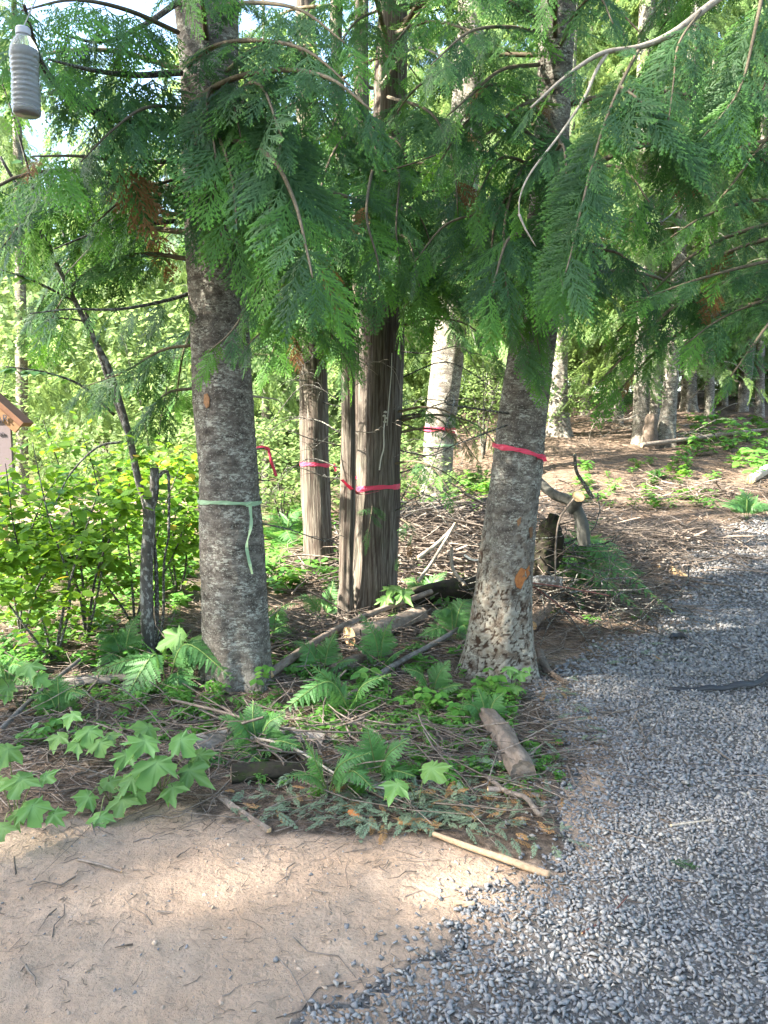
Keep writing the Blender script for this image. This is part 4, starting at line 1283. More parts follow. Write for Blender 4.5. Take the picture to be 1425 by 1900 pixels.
def pf(label, base_px, fr, wd=.12, base_lift=0, **kw):
    """fronds by where their middle and tip are seen; depth offsets in metres toward the viewer"""
    b = G(*base_px); b = b + [0, 0, base_lift - .01]
    out = []
    for f in fr:
        (mx, my, md), (tx, ty, td) = f[0], f[1]
        out.append((P(mx, my, b[1] - md), P(tx, ty, b[1] - td), f[2] if len(f) > 2 else wd))
    return fern(label, b, out, **kw)

pf('large sunlit fern whose longest frond bows down beside the broad leaves', (310, 1275), [((285, 1215, .1), (205, 1345, .35), .16), ((345, 1195, .05), (435, 1262, .2), .15), ((330, 1250, .1), (325, 1350, .35), .12), ((360, 1210, 0), (420, 1185, -.1), .12), ((250, 1225, 0), (160, 1255, .1), .12)])
pf('bracken spreading flat fronds over debris left of the log', (655, 1330), [((610, 1265, .1), (520, 1322, .3), .13), ((620, 1270, 0), (575, 1232, -.05), .10), ((670, 1275, .1), (725, 1250, .1), .10), ((600, 1330, .15), (530, 1365, .3), .10), ((680, 1330, .1), (715, 1390, .25), .10)])
pf('low fern drooping onto bare soil under the grey log', (395, 1400), [((390, 1400, .15), (355, 1490, .3), .10), ((440, 1405, .1), (475, 1492, .3), .11), ((465, 1400, .1), (545, 1475, .3), .11), ((430, 1370, 0), (480, 1360, 0), .08)])
pf('thin upright fern by the bent twigs near the soil edge', (610, 1470), [((580, 1400, .05), (560, 1360, .1), .07), ((630, 1420, .05), (690, 1395, .1), .08), ((580, 1440, .1), (530, 1440, .2), .08), ((650, 1430, .1), (700, 1470, .2), .08)])
pf('bright upright fern in front of the large cedar', (705, 1240), [((695, 1180, 0), (665, 1135, 0), .11), ((712, 1180, 0), (735, 1140, .05), .10), ((680, 1210, .1), (650, 1190, .2), .09), ((730, 1215, .1), (760, 1200, .2), .09)])
pf('dark green fern tucked left of the leaning fir', (840, 1190), [((835, 1130, 0), (800, 1145, .1), .13), ((855, 1125, 0), (880, 1110, -.1), .13), ((820, 1165, .1), (770, 1185, .2), .12), ((860, 1160, .1), (870, 1195, .2), .12)])
pf('big arching fern that sweeps from the cut limb down to the drive', (1065, 1120), [((1075, 1000, .1), (1165, 1050, .5), .17), ((1100, 1020, .2), (1215, 1110, .6), .18), ((1120, 1040, .3), (1255, 1140, .7), .15), ((1060, 1030, .2), (1120, 1110, .5), .16), ((1090, 1060, .3), (1175, 1125, .6), .14), ((1040, 1030, 0), (1010, 975, -.2), .12), ((1075, 990, 0), (1120, 960, -.1), .14), ((1090, 1000, .2), (1145, 1085, .5), .17), ((1085, 1050, .4), (1210, 1150, .8), .15), ((1060, 1060, .3), (1085, 1140, .5), .14), ((1050, 1000, .1), (1095, 1040, .4), .16), ((1110, 1000, .1), (1190, 1080, .5), .15)], pairs=15, base_lift=.1)
pf('bright fern on the slope at the right edge above the drive', (1385, 965), [((1370, 935, 0), (1345, 940, .2), .22), ((1400, 935, 0), (1440, 945, .2), .22), ((1385, 920, 0), (1370, 905, .0), .18)])
pf('pale fern at the left edge above the fallen stick', (20, 1300), [((20, 1235, 0), (60, 1245, .1), .11), ((0, 1230, 0), (-50, 1250, .1), .11), ((40, 1250, 0), (85, 1275, .2), .09)])
pf('sunlit fern in the bright gap right of the lichen-spotted fir', (535, 1030), [((540, 955, 0), (600, 950, .2), .2), ((515, 960, 0), (480, 965, .2), .2), ((530, 985, .2), (545, 1010, .5), .2)])
pf('small lacy fern at the foot of the lichen-spotted fir', (500, 1190), [((520, 1130, 0), (555, 1120, .1), .1), ((495, 1140, 0), (470, 1110, 0), .1), ((515, 1165, .1), (545, 1180, .2), .09)])

pf('bracken with yellowing tips low between two twigs at centre', (700, 1440), [((660, 1400, .05), (620, 1385, .1), .09), ((720, 1400, .05), (760, 1370, .05), .09), ((690, 1390, 0), (680, 1345, 0), .09), ((730, 1430, .1), (770, 1440, .2), .08)])
pf('fern fan in front of the sawn cedar log', (600, 1250), [((570, 1200, 0), (540, 1190, .05), .10), ((610, 1200, 0), (625, 1170, 0), .10), ((630, 1230, .1), (665, 1225, .2), .09)])
pf('loose green fern over brush left of the leaning fir', (800, 1290), [((780, 1250, .05), (745, 1240, .1), .10), ((815, 1250, 0), (835, 1225, 0), .10), ((830, 1275, .1), (860, 1270, .15), .09)])
pf('tall fern in the half-sun beneath the forked alder', (230, 1235), [((210, 1180, 0), (170, 1185, .1), .12), ((240, 1170, 0), (262, 1135, 0), .12), ((215, 1210, .1), (180, 1240, .25), .11)])
pf('fern by the brush pile right of the large cedar', (790, 1120), [((770, 1080, 0), (745, 1075, 0), .13), ((805, 1080, 0), (830, 1060, 0), .13), ((800, 1110, .1), (830, 1115, .2), .12)])
pf('arching fern in front of the grey half-buried log', (480, 1400), [((450, 1345, .05), (405, 1330, .1), .11), ((495, 1345, 0), (530, 1325, 0), .11), ((510, 1375, .1), (560, 1385, .2), .10), ((470, 1340, 0), (470, 1300, -.05), .10)])
pf('lacy fern leaning over the short log', (905, 1345), [((880, 1310, .02), (850, 1310, .05), .08), ((915, 1305, 0), (935, 1285, 0), .08), ((895, 1300, 0), (885, 1275, 0), .08)])
pf('pale green fern on the left above the stacked lobed leaves', (110, 1335), [((90, 1290, 0), (55, 1295, .1), .10), ((125, 1285, 0), (160, 1290, .1), .10), ((108, 1275, 0), (105, 1250, 0), .10)])
pf('fern at the foot of the slim cedar stem', (600, 1150), [((575, 1110, 0), (545, 1110, .05), .11), ((612, 1105, 0), (620, 1075, 0), .11), ((620, 1130, .1), (650, 1135, .2), .10)])
pf('flat green fronds fallen between the tangle and the gravel', (1130, 1090), [((1160, 1085, .15), (1215, 1125, .4), .14), ((1140, 1090, .2), (1170, 1140, .5), .14), ((1110, 1080, .2), (1115, 1130, .5), .13), ((1150, 1050, .1), (1200, 1065, .3), .14)], base_lift=.15)
pf('dark fern hugging the mossy stump', (1040, 1060), [((1030, 1010, 0), (1000, 1000, .1), .16), ((1055, 1010, .1), (1085, 985, .1), .16), ((1050, 1040, .3), (1080, 1060, .5), .14)])

# ------------------------------------------------------------------ broad-leaved plants
def lobed_leaf(seed):
    r = np.random.default_rng(seed)
    out = [(0.0, 0.0)]
    lobes = [(-118, .50), (-58, .82), (0, 1.0), (58, .82), (118, .50)]
    ptsl = []
    for i, (a, l) in enumerate(lobes):
        if i == 0: ptsl.append((-150, .30))
        ptsl += [(a - 17, l * .74), (a - 10, l * .72), (a, l), (a + 10, l * .72), (a + 17, l * .74)]
        if i < 4: ptsl.append(((a + lobes[i + 1][0]) / 2, .50))
    ptsl.append((150, .30))
    ring_ = []
    for a, l in ptsl:
        a = R(a + 3 * r.normal()); l *= .62 * (1 + .07 * r.normal())
        ring_.append((l * math.cos(a), l * math.sin(a)))
    V = [(0, 0, 0)] + [(x, y, -.16 * (x * x + y * y) / .38 + .08 * abs(y) + .035 * r.normal()) for x, y in ring_]
    Fc = [(0, i, i + 1) for i in range(1, len(ring_))] + [(0, len(ring_), 1)]
    me = mesh_np('leaf', np.array(V, float), [np.array(Fc)], M['broad'])
    fattr(me, 'tip', [1.0] + [0.95 if math.hypot(x, y) > .2 and any(abs(((math.degrees(math.atan2(y, x)) - a + 180) % 360) - 180) < 7 for a, _l in lobes) else 0.0 for x, y in ring_])
    return me
LOBED = [lobed_leaf(600 + k) for k in range(5)]

def oval_leaf(seed, mat, wid=.62):
    r = np.random.default_rng(seed)
    xs_ = [0, .12, .35, .6, .82, 1.0]; ws = [0.02, .55, 1, .92, .55, 0.0]
    V = []
    for x, w in zip(xs_, ws):
        w *= wid * .5
        V += [(x, w, .10 * w - .12 * x * x), (x, 0, -.02 - .12 * x * x), (x, -w, .10 * w - .12 * x * x)]
    Fc = []
    for i in range(5):
        a = i * 3
        Fc += [(a, a + 1, a + 4, a + 3), (a + 1, a + 2, a + 5, a + 4)]
    return mesh_np('leaf', np.array(V, float), [np.array(Fc)], mat, True)
OVAL = [oval_leaf(620 + k, M['shrub'], .62 + .08 * k) for k in range(3)]
YEL = oval_leaf(630, M['yellow'], .8)
HERB = [oval_leaf(640 + k, M['herb'], .6 + .1 * k) for k in range(2)]

def broad_plant(label, base_px, leaves, name='broadleaf_plant', cat='plant', meshes=LOBED, stemmat='greenstem', rise=.45):
    b = G(*base_px); b = b - [0, 0, .01]
    o = empty(name, b, label, cat)
    for (px_, py_, sz, dd) in leaves:
        d = b[1] - dd
        p = P(px_, py_, d)
        p[2] = max(p[2], ghz(p[0], p[1]) + .02)
        mb = MB()
        mb.tube(smooth_path([np.zeros(3), (p - b) * .5 + [0, 0, .06], p - b], 4), .0022, 4)
        mb.build('stem', M[stemmat], o, True)
        l = link(bpy.data.objects.new('leaf', random.choice(meshes)), o)
        a = math.atan2(p[0] - b[0], -(p[1] - b[1]) + .12) + random.gauss(0, .4)
        dr = np.array([math.sin(a), -math.cos(a), -.30 + random.gauss(0, .12)])
        nrm = np.array([random.gauss(0, .18), -.55 + random.gauss(0, .18), 1.0])
        l.matrix_basis = mat4(frame(dr, nrm), p - b, pxm(sz, d) * 1.22 * random.uniform(.85, 1.15))
    return o

broad_plant('big plant with wide maple-like leaves at the centre of the soil edge', (300, 1470), [(270, 1375, 85, .1), (335, 1372, 80, .05), (290, 1415, 90, .18), (350, 1430, 80, .12), (235, 1400, 62, .1), (320, 1460, 62, .2), (245, 1445, 70, .15), (275, 1350, 60, -.05), (370, 1400, 52, .0)])
broad_plant('pale low lobed plant lying on the soil left of the big plant', (205, 1490), [(165, 1478, 62, .1), (228, 1482, 68, .12), (185, 1515, 62, .2), (200, 1450, 60, .0), (255, 1470, 40, .1)])
broad_plant('lobed plant cut by the left edge with stacked leaves', (30, 1530), [(15, 1390, 80, .1), (40, 1445, 86, .15), (60, 1495, 74, .2), (5, 1535, 60, .25), (35, 1508, 46, .2), (-15, 1450, 70, .1), (85, 1440, 50, .1), (100, 1510, 42, .2)])
broad_plant('cluster of mid-sized lobed leaves under the bowing fern frond', (150, 1400), [(135, 1325, 56, .1), (165, 1355, 62, .15), (110, 1365, 48, .1), (185, 1378, 52, .2), (145, 1378, 50, .2), (205, 1365, 46, .1)])
broad_plant('two dark broad leaves standing over the twigs at centre', (775, 1500), [(800, 1425, 66, .08), (738, 1455, 62, .14)])
broad_plant('large smooth leaves beside the foot of the lichen-spotted fir', (375, 1250), [(365, 1190, 80, .05), (395, 1215, 74, .1), (330, 1180, 64, -.05), (400, 1240, 50, .15)])
broad_plant('shaded lobed leaves at the left edge beside the pale fern', (40, 1330), [(15, 1275, 60, .0), (55, 1235, 62, .0), (-10, 1245, 60, .0), (70, 1260, 40, .05)])
broad_plant('seedling with lobed leaves rising before the large cedar foot', (735, 1160), [(730, 1090, 40, .05), (745, 1100, 44, .1), (715, 1110, 36, .1), (735, 1140, 30, .1)])
broad_plant('leafy sprig beside the flared foot of the leaning fir', (960, 1290), [(945, 1240, 36, .1), (965, 1250, 36, .12), (955, 1275, 32, .15), (978, 1240, 26, .1)])
def herb_plant(label, base_px, n, spread, seed, hgt=.16, size=.05):
    r = random.Random(seed)
    b = G(*base_px); b = b - [0, 0, .01]
    o = empty('herb', b, label, 'plant')
    for i in range(n):
        a = r.random() * 6.28; q = np.array([math.cos(a) * spread * r.random(), math.sin(a) * spread * r.random(), hgt * r.uniform(.4, 1.1)])
        mb = MB(); mb.tube(smooth_path([q * [.1, .1, 0], q * [.6, .6, .7], q], 3), .0012, 3); mb.build('stem', M['greenstem'], o)
        for k in range(3):
            l = link(bpy.data.objects.new('leaf', r.choice(HERB)), o)
            aa = a + (k - 1) * 1.5
            l.matrix_basis = mat4(frame((math.cos(aa), math.sin(aa), -.2), (r.gauss(0, .2), -.4, 1)), q, size * r.uniform(.8, 1.3))
    return o
herb_plant('yellow-green herb clump between bracken and the short log', (780, 1330), 12, .14, 1)
herb_plant('herb clump at the base of the orange-wounded fir', (910, 1300), 12, .14, 2)
herb_plant('light green sprig of opposite leaves left of the bracken', (485, 1300), 5, .06, 3, .2, .05)
herb_plant('round-leaved herb beside the upper end of the short log', (855, 1350), 8, .10, 4)
herb_plant('star-leaved herb at the centre of the debris', (685, 1290), 8, .10, 5, .15, .07)
herb_plant('leafy herb at the left over the twiggy litter', (75, 1385), 9, .09, 6, .14, .045)
herb_plant('broad-leaved herb on the slope below the clump', (1340, 820), 26, .6, 7, .5, .13)
herb_plant('leggy herb right of the slope pole', (1385, 900), 18, .35, 8, .6, .12)

# small plants nobody would count
tuft_me = []
for k in range(3):
    Vt, Ft = [], []
    r_ = np.random.default_rng(700 + k); zv = np.array([0, 0, 1.0])
    for i in range(9):
        a = r_.random() * 6.28; q = np.array([.5 * math.cos(a) * r_.random(), .5 * math.sin(a) * r_.random(), .3 + .6 * r_.random()])
        for j in range(3):
            aa = a + j * 2.1; d = np.array([math.cos(aa), math.sin(aa), -.25])
            kite(Vt, Ft, q, d, np.cross(zv, d), .42, .13, zv, -.03)
    tuft_me.append(mesh_np('tuft', np.array(Vt), [np.array(Ft)], M['herb']))
for k in range(2):
    V, Fc, tp = spray(720 + k, npin=9, wid=.4, droop=.3, w=.016, full=False)
    tuft_me.append(mesh_np('tuft', V, [Fc], M['fern']))
gp = []
def patch(n, px0, px1, py0, py1, s0, s1, kinds=(0, 1, 2)):
    for _ in range(n):
        g = G(rng.uniform(px0, px1), rng.uniform(py0, py1))
        if in_gravel(g[0:1], g[1:2])[0] or in_dirt(g[0:1], g[1:2])[0]: continue
        gp.append((*g, rng.uniform(s0, s1), kinds[rng.integers(len(kinds))]))
patch(150, 560, 960, 1240, 1370, .05, .11)
patch(60, 420, 640, 1150, 1260, .06, .12, (0, 1, 2, 3, 4))
patch(60, 760, 900, 1150, 1260, .07, .13, (0, 1, 3, 4))
patch(70, 1060, 1330, 860, 950, .12, .25, (0, 1, 2, 3))
patch(40, 1250, 1425, 780, 880, .2, .35, (0, 1, 2))
patch(170, 450, 640, 930, 1110, .15, .32, (0, 1, 3, 4))
patch(150, 0, 350, 1120, 1250, .08, .18, (0, 1, 2, 3))
patch(120, 0, 360, 960, 1120, .15, .35, (0, 1, 2, 3))
patch(90, 740, 930, 880, 960, .15, .3, (0, 1, 3))
patch(50, 80, 420, 1260, 1340, .05, .10)
patch(120, 480, 900, 1290, 1480, .04, .09, (0, 1, 2, 3, 4))
patch(90, 740, 900, 960, 1130, .10, .2, (0, 1, 3, 4))
patch(60, 900, 1040, 1380, 1480, .03, .06)
patch(140, 380, 700, 1230, 1400, .05, .11, (0, 1, 2, 3, 4))
patch(90, 40, 420, 1260, 1400, .05, .11, (0, 1, 2, 3, 4))
patch(60, 700, 900, 1330, 1450, .04, .09, (0, 2, 3, 4))
patch(40, 980, 1180, 1060, 1160, .06, .12, (0, 3, 4))
gp = np.array(gp)
scatter('ground_cover', tuft_me, gp[:, :3], np.stack([rng.normal(0, .2, len(gp)), rng.normal(0, .2, len(gp)), rng.random(len(gp)) * 6.28], 1), gp[:, 3], gp[:, 4].astype(int))

# wilted cut fern and dry grass along the soil edge
clip_me = []
for k in range(3):
    V, Fc, tp = spray(740 + k, npin=10, wid=.3, droop=.1, w=.014, full=False)
    clip_me.append(mesh_np('clipping', V, [Fc], M['clip'] if k < 2 else M['dryfern']))
cp = []
for (n, a, b, c, d) in ((240, 640, 900, 1470, 1550), (110, 880, 1060, 1400, 1590), (90, 420, 660, 1440, 1545), (60, 560, 880, 1370, 1470), (50, 1090, 1260, 1120, 1240), (40, 1000, 1100, 1230, 1400)):
    for _ in range(n):
        g = G(rng.uniform(a, b), rng.uniform(c, d))
        if in_dirt(g[0:1], g[1:2])[0] and rng.random() < .9: continue
        cp.append((*(g + [0, 0, .015 + .02 * rng.random()]), rng.uniform(.05, .13), rng.choice([0, 0, 0, 1, 1, 1, 1, 2])))
cp = np.array(cp)
scatter('fern_clippings', clip_me, cp[:, :3], np.stack([rng.normal(0, .2, len(cp)), rng.normal(0, .2, len(cp)), rng.random(len(cp)) * 6.28], 1), cp[:, 3], cp[:, 4].astype(int))

# ------------------------------------------------------------------ leafy shrubs at the left
def shrub(label, base, stems, nleaf, size, seed, meshes=OVAL, yellow=0.03, name='leafy_shrub', mat='darkbranch', r0=.011):
    r = random.Random(seed); rg = np.random.default_rng(seed)
    o = empty(name, base, label, 'shrub')
    paths = []
    for st in stems:
        path = smooth_path([base] + [np.asarray(q) for q in st], 6)
        mb = MB(); mb.tube(path - base, r0 * (1 - .85 * np.linspace(0, 1, len(path))) + .001, 5)
        # side twigs belong to their stem
        subs = [path]
        for k in range(5):
            i = r.randrange(len(path) // 3, len(path) - 1)
            p = path[i]; a = r.random() * 6.28; l = r.uniform(.15, .4)
            d = np.array([math.cos(a), math.sin(a), r.uniform(-.1, .5)])
            sp = smooth_path([p, p + d * l * .5, p + d * l + [0, 0, -.05]], 3)
            mb.tube(sp - base, np.linspace(.003, .0012, len(sp)), 4)
            subs.append(sp)
        mb.build('stem', M[mat], o, True)
        paths += subs
    for i in range(nleaf):
        pth = r.choice(paths)
        f = r.uniform(.35, 1) * (len(pth) - 1); k = min(int(f), len(pth) - 2)
        p = pth[k] + (pth[k + 1] - pth[k]) * (f - k)
        a = r.random() * 6.28
        d = np.array([math.cos(a), math.sin(a), r.gauss(-.25, .25)])
        p = p + d * .012 + rg.normal(0, .02, 3)
        l = link(bpy.data.objects.new('leaf', YEL if r.random() < yellow else r.choice(meshes)), o)
        l.matrix_basis = mat4(frame(d, (r.gauss(0, .35), r.gauss(-.15, .35), 1)), p - base, size * r.uniform(.7, 1.35))
    me = meshes[0]; V0 = np.empty(len(me.vertices) * 3, np.float32); me.vertices.foreach_get('co', V0); V0 = V0.reshape(-1, 3)
    F0 = np.array([list(q.vertices) for q in me.polygons])
    allp = np.vstack(paths); nf = 650
    pp = allp[rg.integers(0, len(allp), nf)] - base + rg.normal(0, .10, (nf, 3)) + [0, .10, 0]
    keep = pp[:, 2] > .12
    pp = pp[keep]; nf = len(pp)
    rots = np.array([frame((math.cos(q), math.sin(q), z), (c, e, 1)) for q, z, c, e in zip(rg.random(nf) * 6.28, rg.normal(-.25, .25, nf), rg.normal(0, .35, nf), rg.normal(-.15, .35, nf))])
    V, Fc = batch([(V0, F0)], np.zeros(nf, int), rots, size * (.6 + .6 * rg.random(nf)), pp)
    tag(link(bpy.data.objects.new('foliage', mesh_np('foliage', V, [Fc], M['shrub'], True)), o), kind='stuff')
    return o

def ps(label, base_px, d_extra, stems, nleaf, size, seed, **kw):
    b = G(*base_px)
    st = [[P(x, y, b[1] - dd) for (x, y, dd) in s] for s in stems]
    return shrub(label, b - [0, 0, .02], st, nleaf, size, seed, **kw)

ps('shrub with glowing yellow-green leaves nearest the left edge', (100, 1230), 0, [[(70, 1120, 0), (30, 1000, .2), (10, 860, .4)], [(130, 1100, 0), (90, 960, .1), (60, 820, .1)], [(60, 1180, .1), (0, 1100, .3), (-60, 1030, .5)], [(120, 1120, .2), (150, 1010, .3), (180, 920, .3)]], 300, .078, 1)
ps('leafy shrub under the sign gable with a few yellow leaves', (160, 1190), 0, [[(150, 1050, 0), (120, 900, 0), (80, 780, .1)], [(190, 1040, 0), (180, 900, -.1), (150, 800, -.1)], [(140, 1080, 0), (70, 960, -.2), (20, 900, -.3)], [(180, 1060, .2), (230, 940, .2), (250, 840, .2)]], 300, .078, 2, yellow=.07)
ps('dense shrub of round leaves behind the pale forked stem', (250, 1160), 0, [[(240, 1030, 0), (220, 920, 0), (190, 860, 0)], [(280, 1040, 0), (310, 930, 0), (340, 850, 0)], [(200, 1090, 0), (140, 1020, 0), (110, 950, 0)], [(290, 1090, 0), (330, 1010, .1), (350, 940, .1)]], 300, .08, 3)
ps('low shrub with dark arching stems at far left', (40, 1190), 0, [[(40, 1060, 0), (70, 950, 0), (110, 880, 0)], [(20, 1080, 0), (-20, 970, 0), (-50, 900, 0)], [(70, 1090, 0), (130, 1010, 0), (190, 980, 0)]], 290, .085, 4)
ps('small bright shrub in the gap left of the lichen-spotted fir', (330, 1120), 0, [[(320, 1010, 0), (330, 930, 0), (345, 850, 0)], [(345, 1020, 0), (300, 940, 0), (270, 860, 0)], [(310, 1040, 0), (280, 1000, 0), (240, 970, 0)]], 280, .095, 5)

# broad-leaved young trees added in the clearing for a bright glow behind the trunks
def leaf_crown(seed, n, hgt, rad, size, mat):
    r_ = np.random.default_rng(seed)
    me = OVAL[0]; V0 = np.empty(len(me.vertices) * 3, np.float32); me.vertices.foreach_get('co', V0); V0 = V0.reshape(-1, 3)
    F0 = np.array([list(p.vertices) for p in me.polygons])
    nc = 26
    cc = np.stack([r_.normal(0, rad * .45, nc), r_.normal(0, rad * .45, nc), hgt * (.25 + .75 * r_.random(nc))], 1)
    k = r_.integers(0, nc, n)
    p = cc[k] + r_.normal(0, 1, (n, 3)) * [rad * .26, rad * .26, hgt * .05]
    rots = np.array([frame((math.cos(a), math.sin(a), b), (c, d, 1)) for a, b, c, d in zip(r_.random(n) * 6.28, r_.normal(-.3, .25, n), r_.normal(0, .35, n), r_.normal(-.1, .35, n))])
    V, Fc = batch([(V0, F0)], np.zeros(n, int), rots, size * (.7 + .6 * r_.random(n)), p)
    return mesh_np('leaf_crown', V, [Fc], M[mat], True)
LC = [leaf_crown(800, 1900, 2.6, 1.3, .085, 'young'), leaf_crown(801, 1600, 1.5, 1.2, .085, 'young')]
for i_, (x, y, k_, s_, lab) in enumerate((
        (-6.4, 12.2, 0, 1.2, 'young broadleaf tree added for glow behind the sign gable'),
        (-4.4, 14.8, 0, 1.4, 'young tree added for glow beyond the clearing, above the forked alder'),
        (-2.7, 12.6, 1, 1.2, 'bush added for glow in the gap between alder and lichen-spotted fir'),
        (-1.55, 11.8, 1, 1.0, 'low bush added for glow right behind the lichen-spotted fir'),
        (-.3, 14.2, 0, 1.0, 'young tree added for glow behind the slim stem and brown cedar'),
        (.15, 11.0, 1, .8, 'low leafy bush added for glow between the large cedar and the mottled fir'),
        (2.0, 15.6, 0, .9, 'young tree added for glow between mottled fir and leaning fir'),
        (4.0, 17.6, 1, 1.0, 'pale bush added for glow in the gap right of the leaning fir'))):
    bb = np.array([x, y, hz(x, y)])
    o = empty('glow_tree', bb, lab, 'tree')
    c = link(bpy.data.objects.new('leaf_crown', LC[k_]), o); c.scale = (s_,) * 3; c.rotation_euler.z = i_ * 1.3
    mb = MB()
    for q_ in range(4):
        a = q_ * 1.6 + i_; tp = np.array([math.cos(a) * .5, math.sin(a) * .5, (2.2 if k_ == 0 else 1.1)]) * s_
        mb.tube(smooth_path([np.array([0, 0, -.05]), tp * [.3, .3, .5], tp], 4), [.022 * (1 - .1 * w_) for w_ in range(9)], 5)
    mb.build('stems', M['darkbranch'], o, True)

# small alder with the forked grey stem and its cut stub
ab = G(278, 1222)
al = empty('alder_tree', ab, 'slim forked alder with white-blotched bark and a cut stub', 'tree')
def al_br(pix, r0, r1, leaves=0, size=.055, n=7):
    path = smooth_path([P(x, y, ab[1] - dd) for (x, y, dd) in pix], 5)
    mb = MB(); mb.tube(path - ab, np.linspace(r0, r1, len(path)), n)
    br = mb.build('branch', M['alder'] if r0 > .02 else M['darkbranch'], al, True)
    for i in range(leaves):
        f = random.uniform(.4, 1) * (len(path) - 1); k = min(int(f), len(path) - 2)
        p = path[k] + (path[k + 1] - path[k]) * (f - k)
        a = random.random() * 6.28; d = np.array([math.cos(a), math.sin(a), -.3])
        l = link(bpy.data.objects.new('leaf', random.choice(DARKOVAL)), br)
        l.matrix_basis = mat4(frame(d, (random.gauss(0, .3), random.gauss(-.5, .3), 1)), p + d * .02 - ab, size * random.uniform(.8, 1.5))
    return br
M['darkleaf'] = leaf_mat('alder_leaf', (0.045, 0.12, 0.03), (0.07, 0.16, 0.04), (0.16, 0.32, 0.03), .35, .45)
DARKOVAL = [oval_leaf(650 + k, M['darkleaf'], .7) for k in range(2)]
path = smooth_path([ab - [0, 0, .1], P(273, 1150, ab[1]), P(272, 1050, ab[1]), P(277, 965, ab[1]), P(272, 925, ab[1])], 6)
mb = MB(); mb.tube(path - ab, np.linspace(.048, .040, len(path)), 12); mb.build('trunk', M['alder'], al, True)
al_br([(276, 940, 0), (258, 895, 0), (238, 800, 0), (205, 690, .05), (180, 640, .1), (140, 560, .2), (95, 470, .3), (45, 370, .4), (0, 290, .5)], .028, .009)
al_br([(276, 950, 0), (286, 915, 0), (287, 868, 0)], .036, .030)
al_br([(290, 890, 0), (305, 875, 0), (313, 890, 0), (313, 1000, 0)], .014, .009)
al_br([(285, 1215, 0), (291, 1140, -.03), (290, 1060, -.05), (284, 980, -.05)], .018, .012)
al_br([(285, 1215, 0), (302, 1150, -.1), (304, 1050, -.12), (312, 1000, -.1)], .012, .007)
al_br([(240, 810, 0), (222, 765, -.05), (195, 690, -.08), (160, 580, -.05), (120, 440, 0), (95, 380, 0)], .020, .006)
al_br([(228, 820, 0), (180, 830, .1), (130, 880, .2), (100, 940, .25)], .010, .004, 8)
al_br([(212, 770, 0), (150, 715, .1), (80, 690, .25), (10, 680, .4)], .010, .004, 14, .065)
al_br([(140, 560, .2), (60, 520, .35), (0, 500, .45)], .009, .004, 14, .06)
al_br([(180, 600, .1), (110, 590, .2), (75, 600, .25)], .008, .003, 3)
al_br([(100, 480, .3), (60, 340, .4), (20, 200, .5), (-10, 120, .5)], .010, .004, 4)
al_br([(95, 460, .3), (40, 380, .35), (-10, 350, .4)], .008, .003, 4)

# ------------------------------------------------------------------ flagging tape
def band(key, py, color, label, w_px=9, dip=0, tail=None, sag=0.0, knot=True, extra=.004, name='flagging_tape', mid=None):
    """a tape tied round a trunk at the height seen at py; dip tilts it to the viewer's right"""
    T = TREES[key]
    zz_ = P(CX, py, T['d'] - .15)[2]
    c, rad = at_h(key, zz_)
    # the trunk mesh carries relief and taper: read its true outline
    tr = [ch for ch in T['o'].children if ch.name.startswith('trunk')][0]
    co = np.empty(len(tr.data.vertices) * 3, np.float32); tr.data.vertices.foreach_get('co', co)
    co = co.reshape(-1, 3) + T['origin']
    near_ = np.abs(co[:, 2] - zz_) < .07
    q = co[near_][:, :2]; cen = q.mean(0)
    angq = np.arctan2(q[:, 1] - cen[1], q[:, 0] - cen[0]); rq = np.hypot(q[:, 0] - cen[0], q[:, 1] - cen[1])
    w = pxm(w_px, T['d']) * .42
    V, Fc = [], []
    nseg = 48
    o0 = np.array([cen[0], cen[1], zz_])
    for i in range(nseg):
        a = 2 * math.pi * i / nseg
        da = np.abs(np.angle(np.exp(1j * (angq - a))))
        rr = np.percentile(rq[da < .25], 90) + extra
        z = dip * math.cos(a) * rr + .005 * math.sin(3 * a) + sag * max(0, -math.sin(a)) * -1
        for s_ in (-1, -.3, .35, 1):
            rj = rr + random.uniform(-.0025, .003)
            V.append((rj * math.cos(a), rj * math.sin(a), z + s_ * w * (1 + .3 * math.sin(5 * a + 1) * math.sin(2 * a)) + random.uniform(-.12, .12) * w))
    for i in range(nseg):
        j = (i + 1) % nseg
        for k in range(3):
            Fc.append((4 * i + k, 4 * j + k, 4 * j + k + 1, 4 * i + k + 1))
    e = empty(name, o0, label, 'tape')
    mb = MB(); mb.add(V, Fc); lp = mb.build('loop', M[color], e)
    sol = lp.modifiers.new('thickness', 'SOLIDIFY'); sol.thickness = .0008; sol.offset = 1
    if tail:
        path = smooth_path([P(x, y, T['d'] - dd) for (x, y, dd) in tail], 5) - o0
        V, Fc = [], []
        for i, p in enumerate(path):
            tw = .9 * math.sin(i * .55) + random.uniform(-.2, .2)
            sd = np.array([math.cos(tw), math.sin(tw), .15]) * w * .9
            V += [p - sd, p + sd]
            if i: Fc.append((2 * i - 2, 2 * i - 1, 2 * i + 1, 2 * i))
        mb = MB(); mb.add(V, Fc); tl = mb.build('tail', M[color], e)
        sol = tl.modifiers.new('thickness', 'SOLIDIFY'); sol.thickness = .0008
    if knot:
        kp = (P(*knot[:2], T['d'] - knot[2]) - o0) if knot is not True else np.array(V[0]) * 0 + [w, -rad, 0]
        mb = MB()
        for k in range(3):
            mb.box(kp + np.array([.008 * (k - 1), -.004, .004 * (k - 1)]), (.022, .010, .012), Euler((.4 * k, .5 * k, .7 * k)))
        mb.build('knot', M[color], e)
    return e

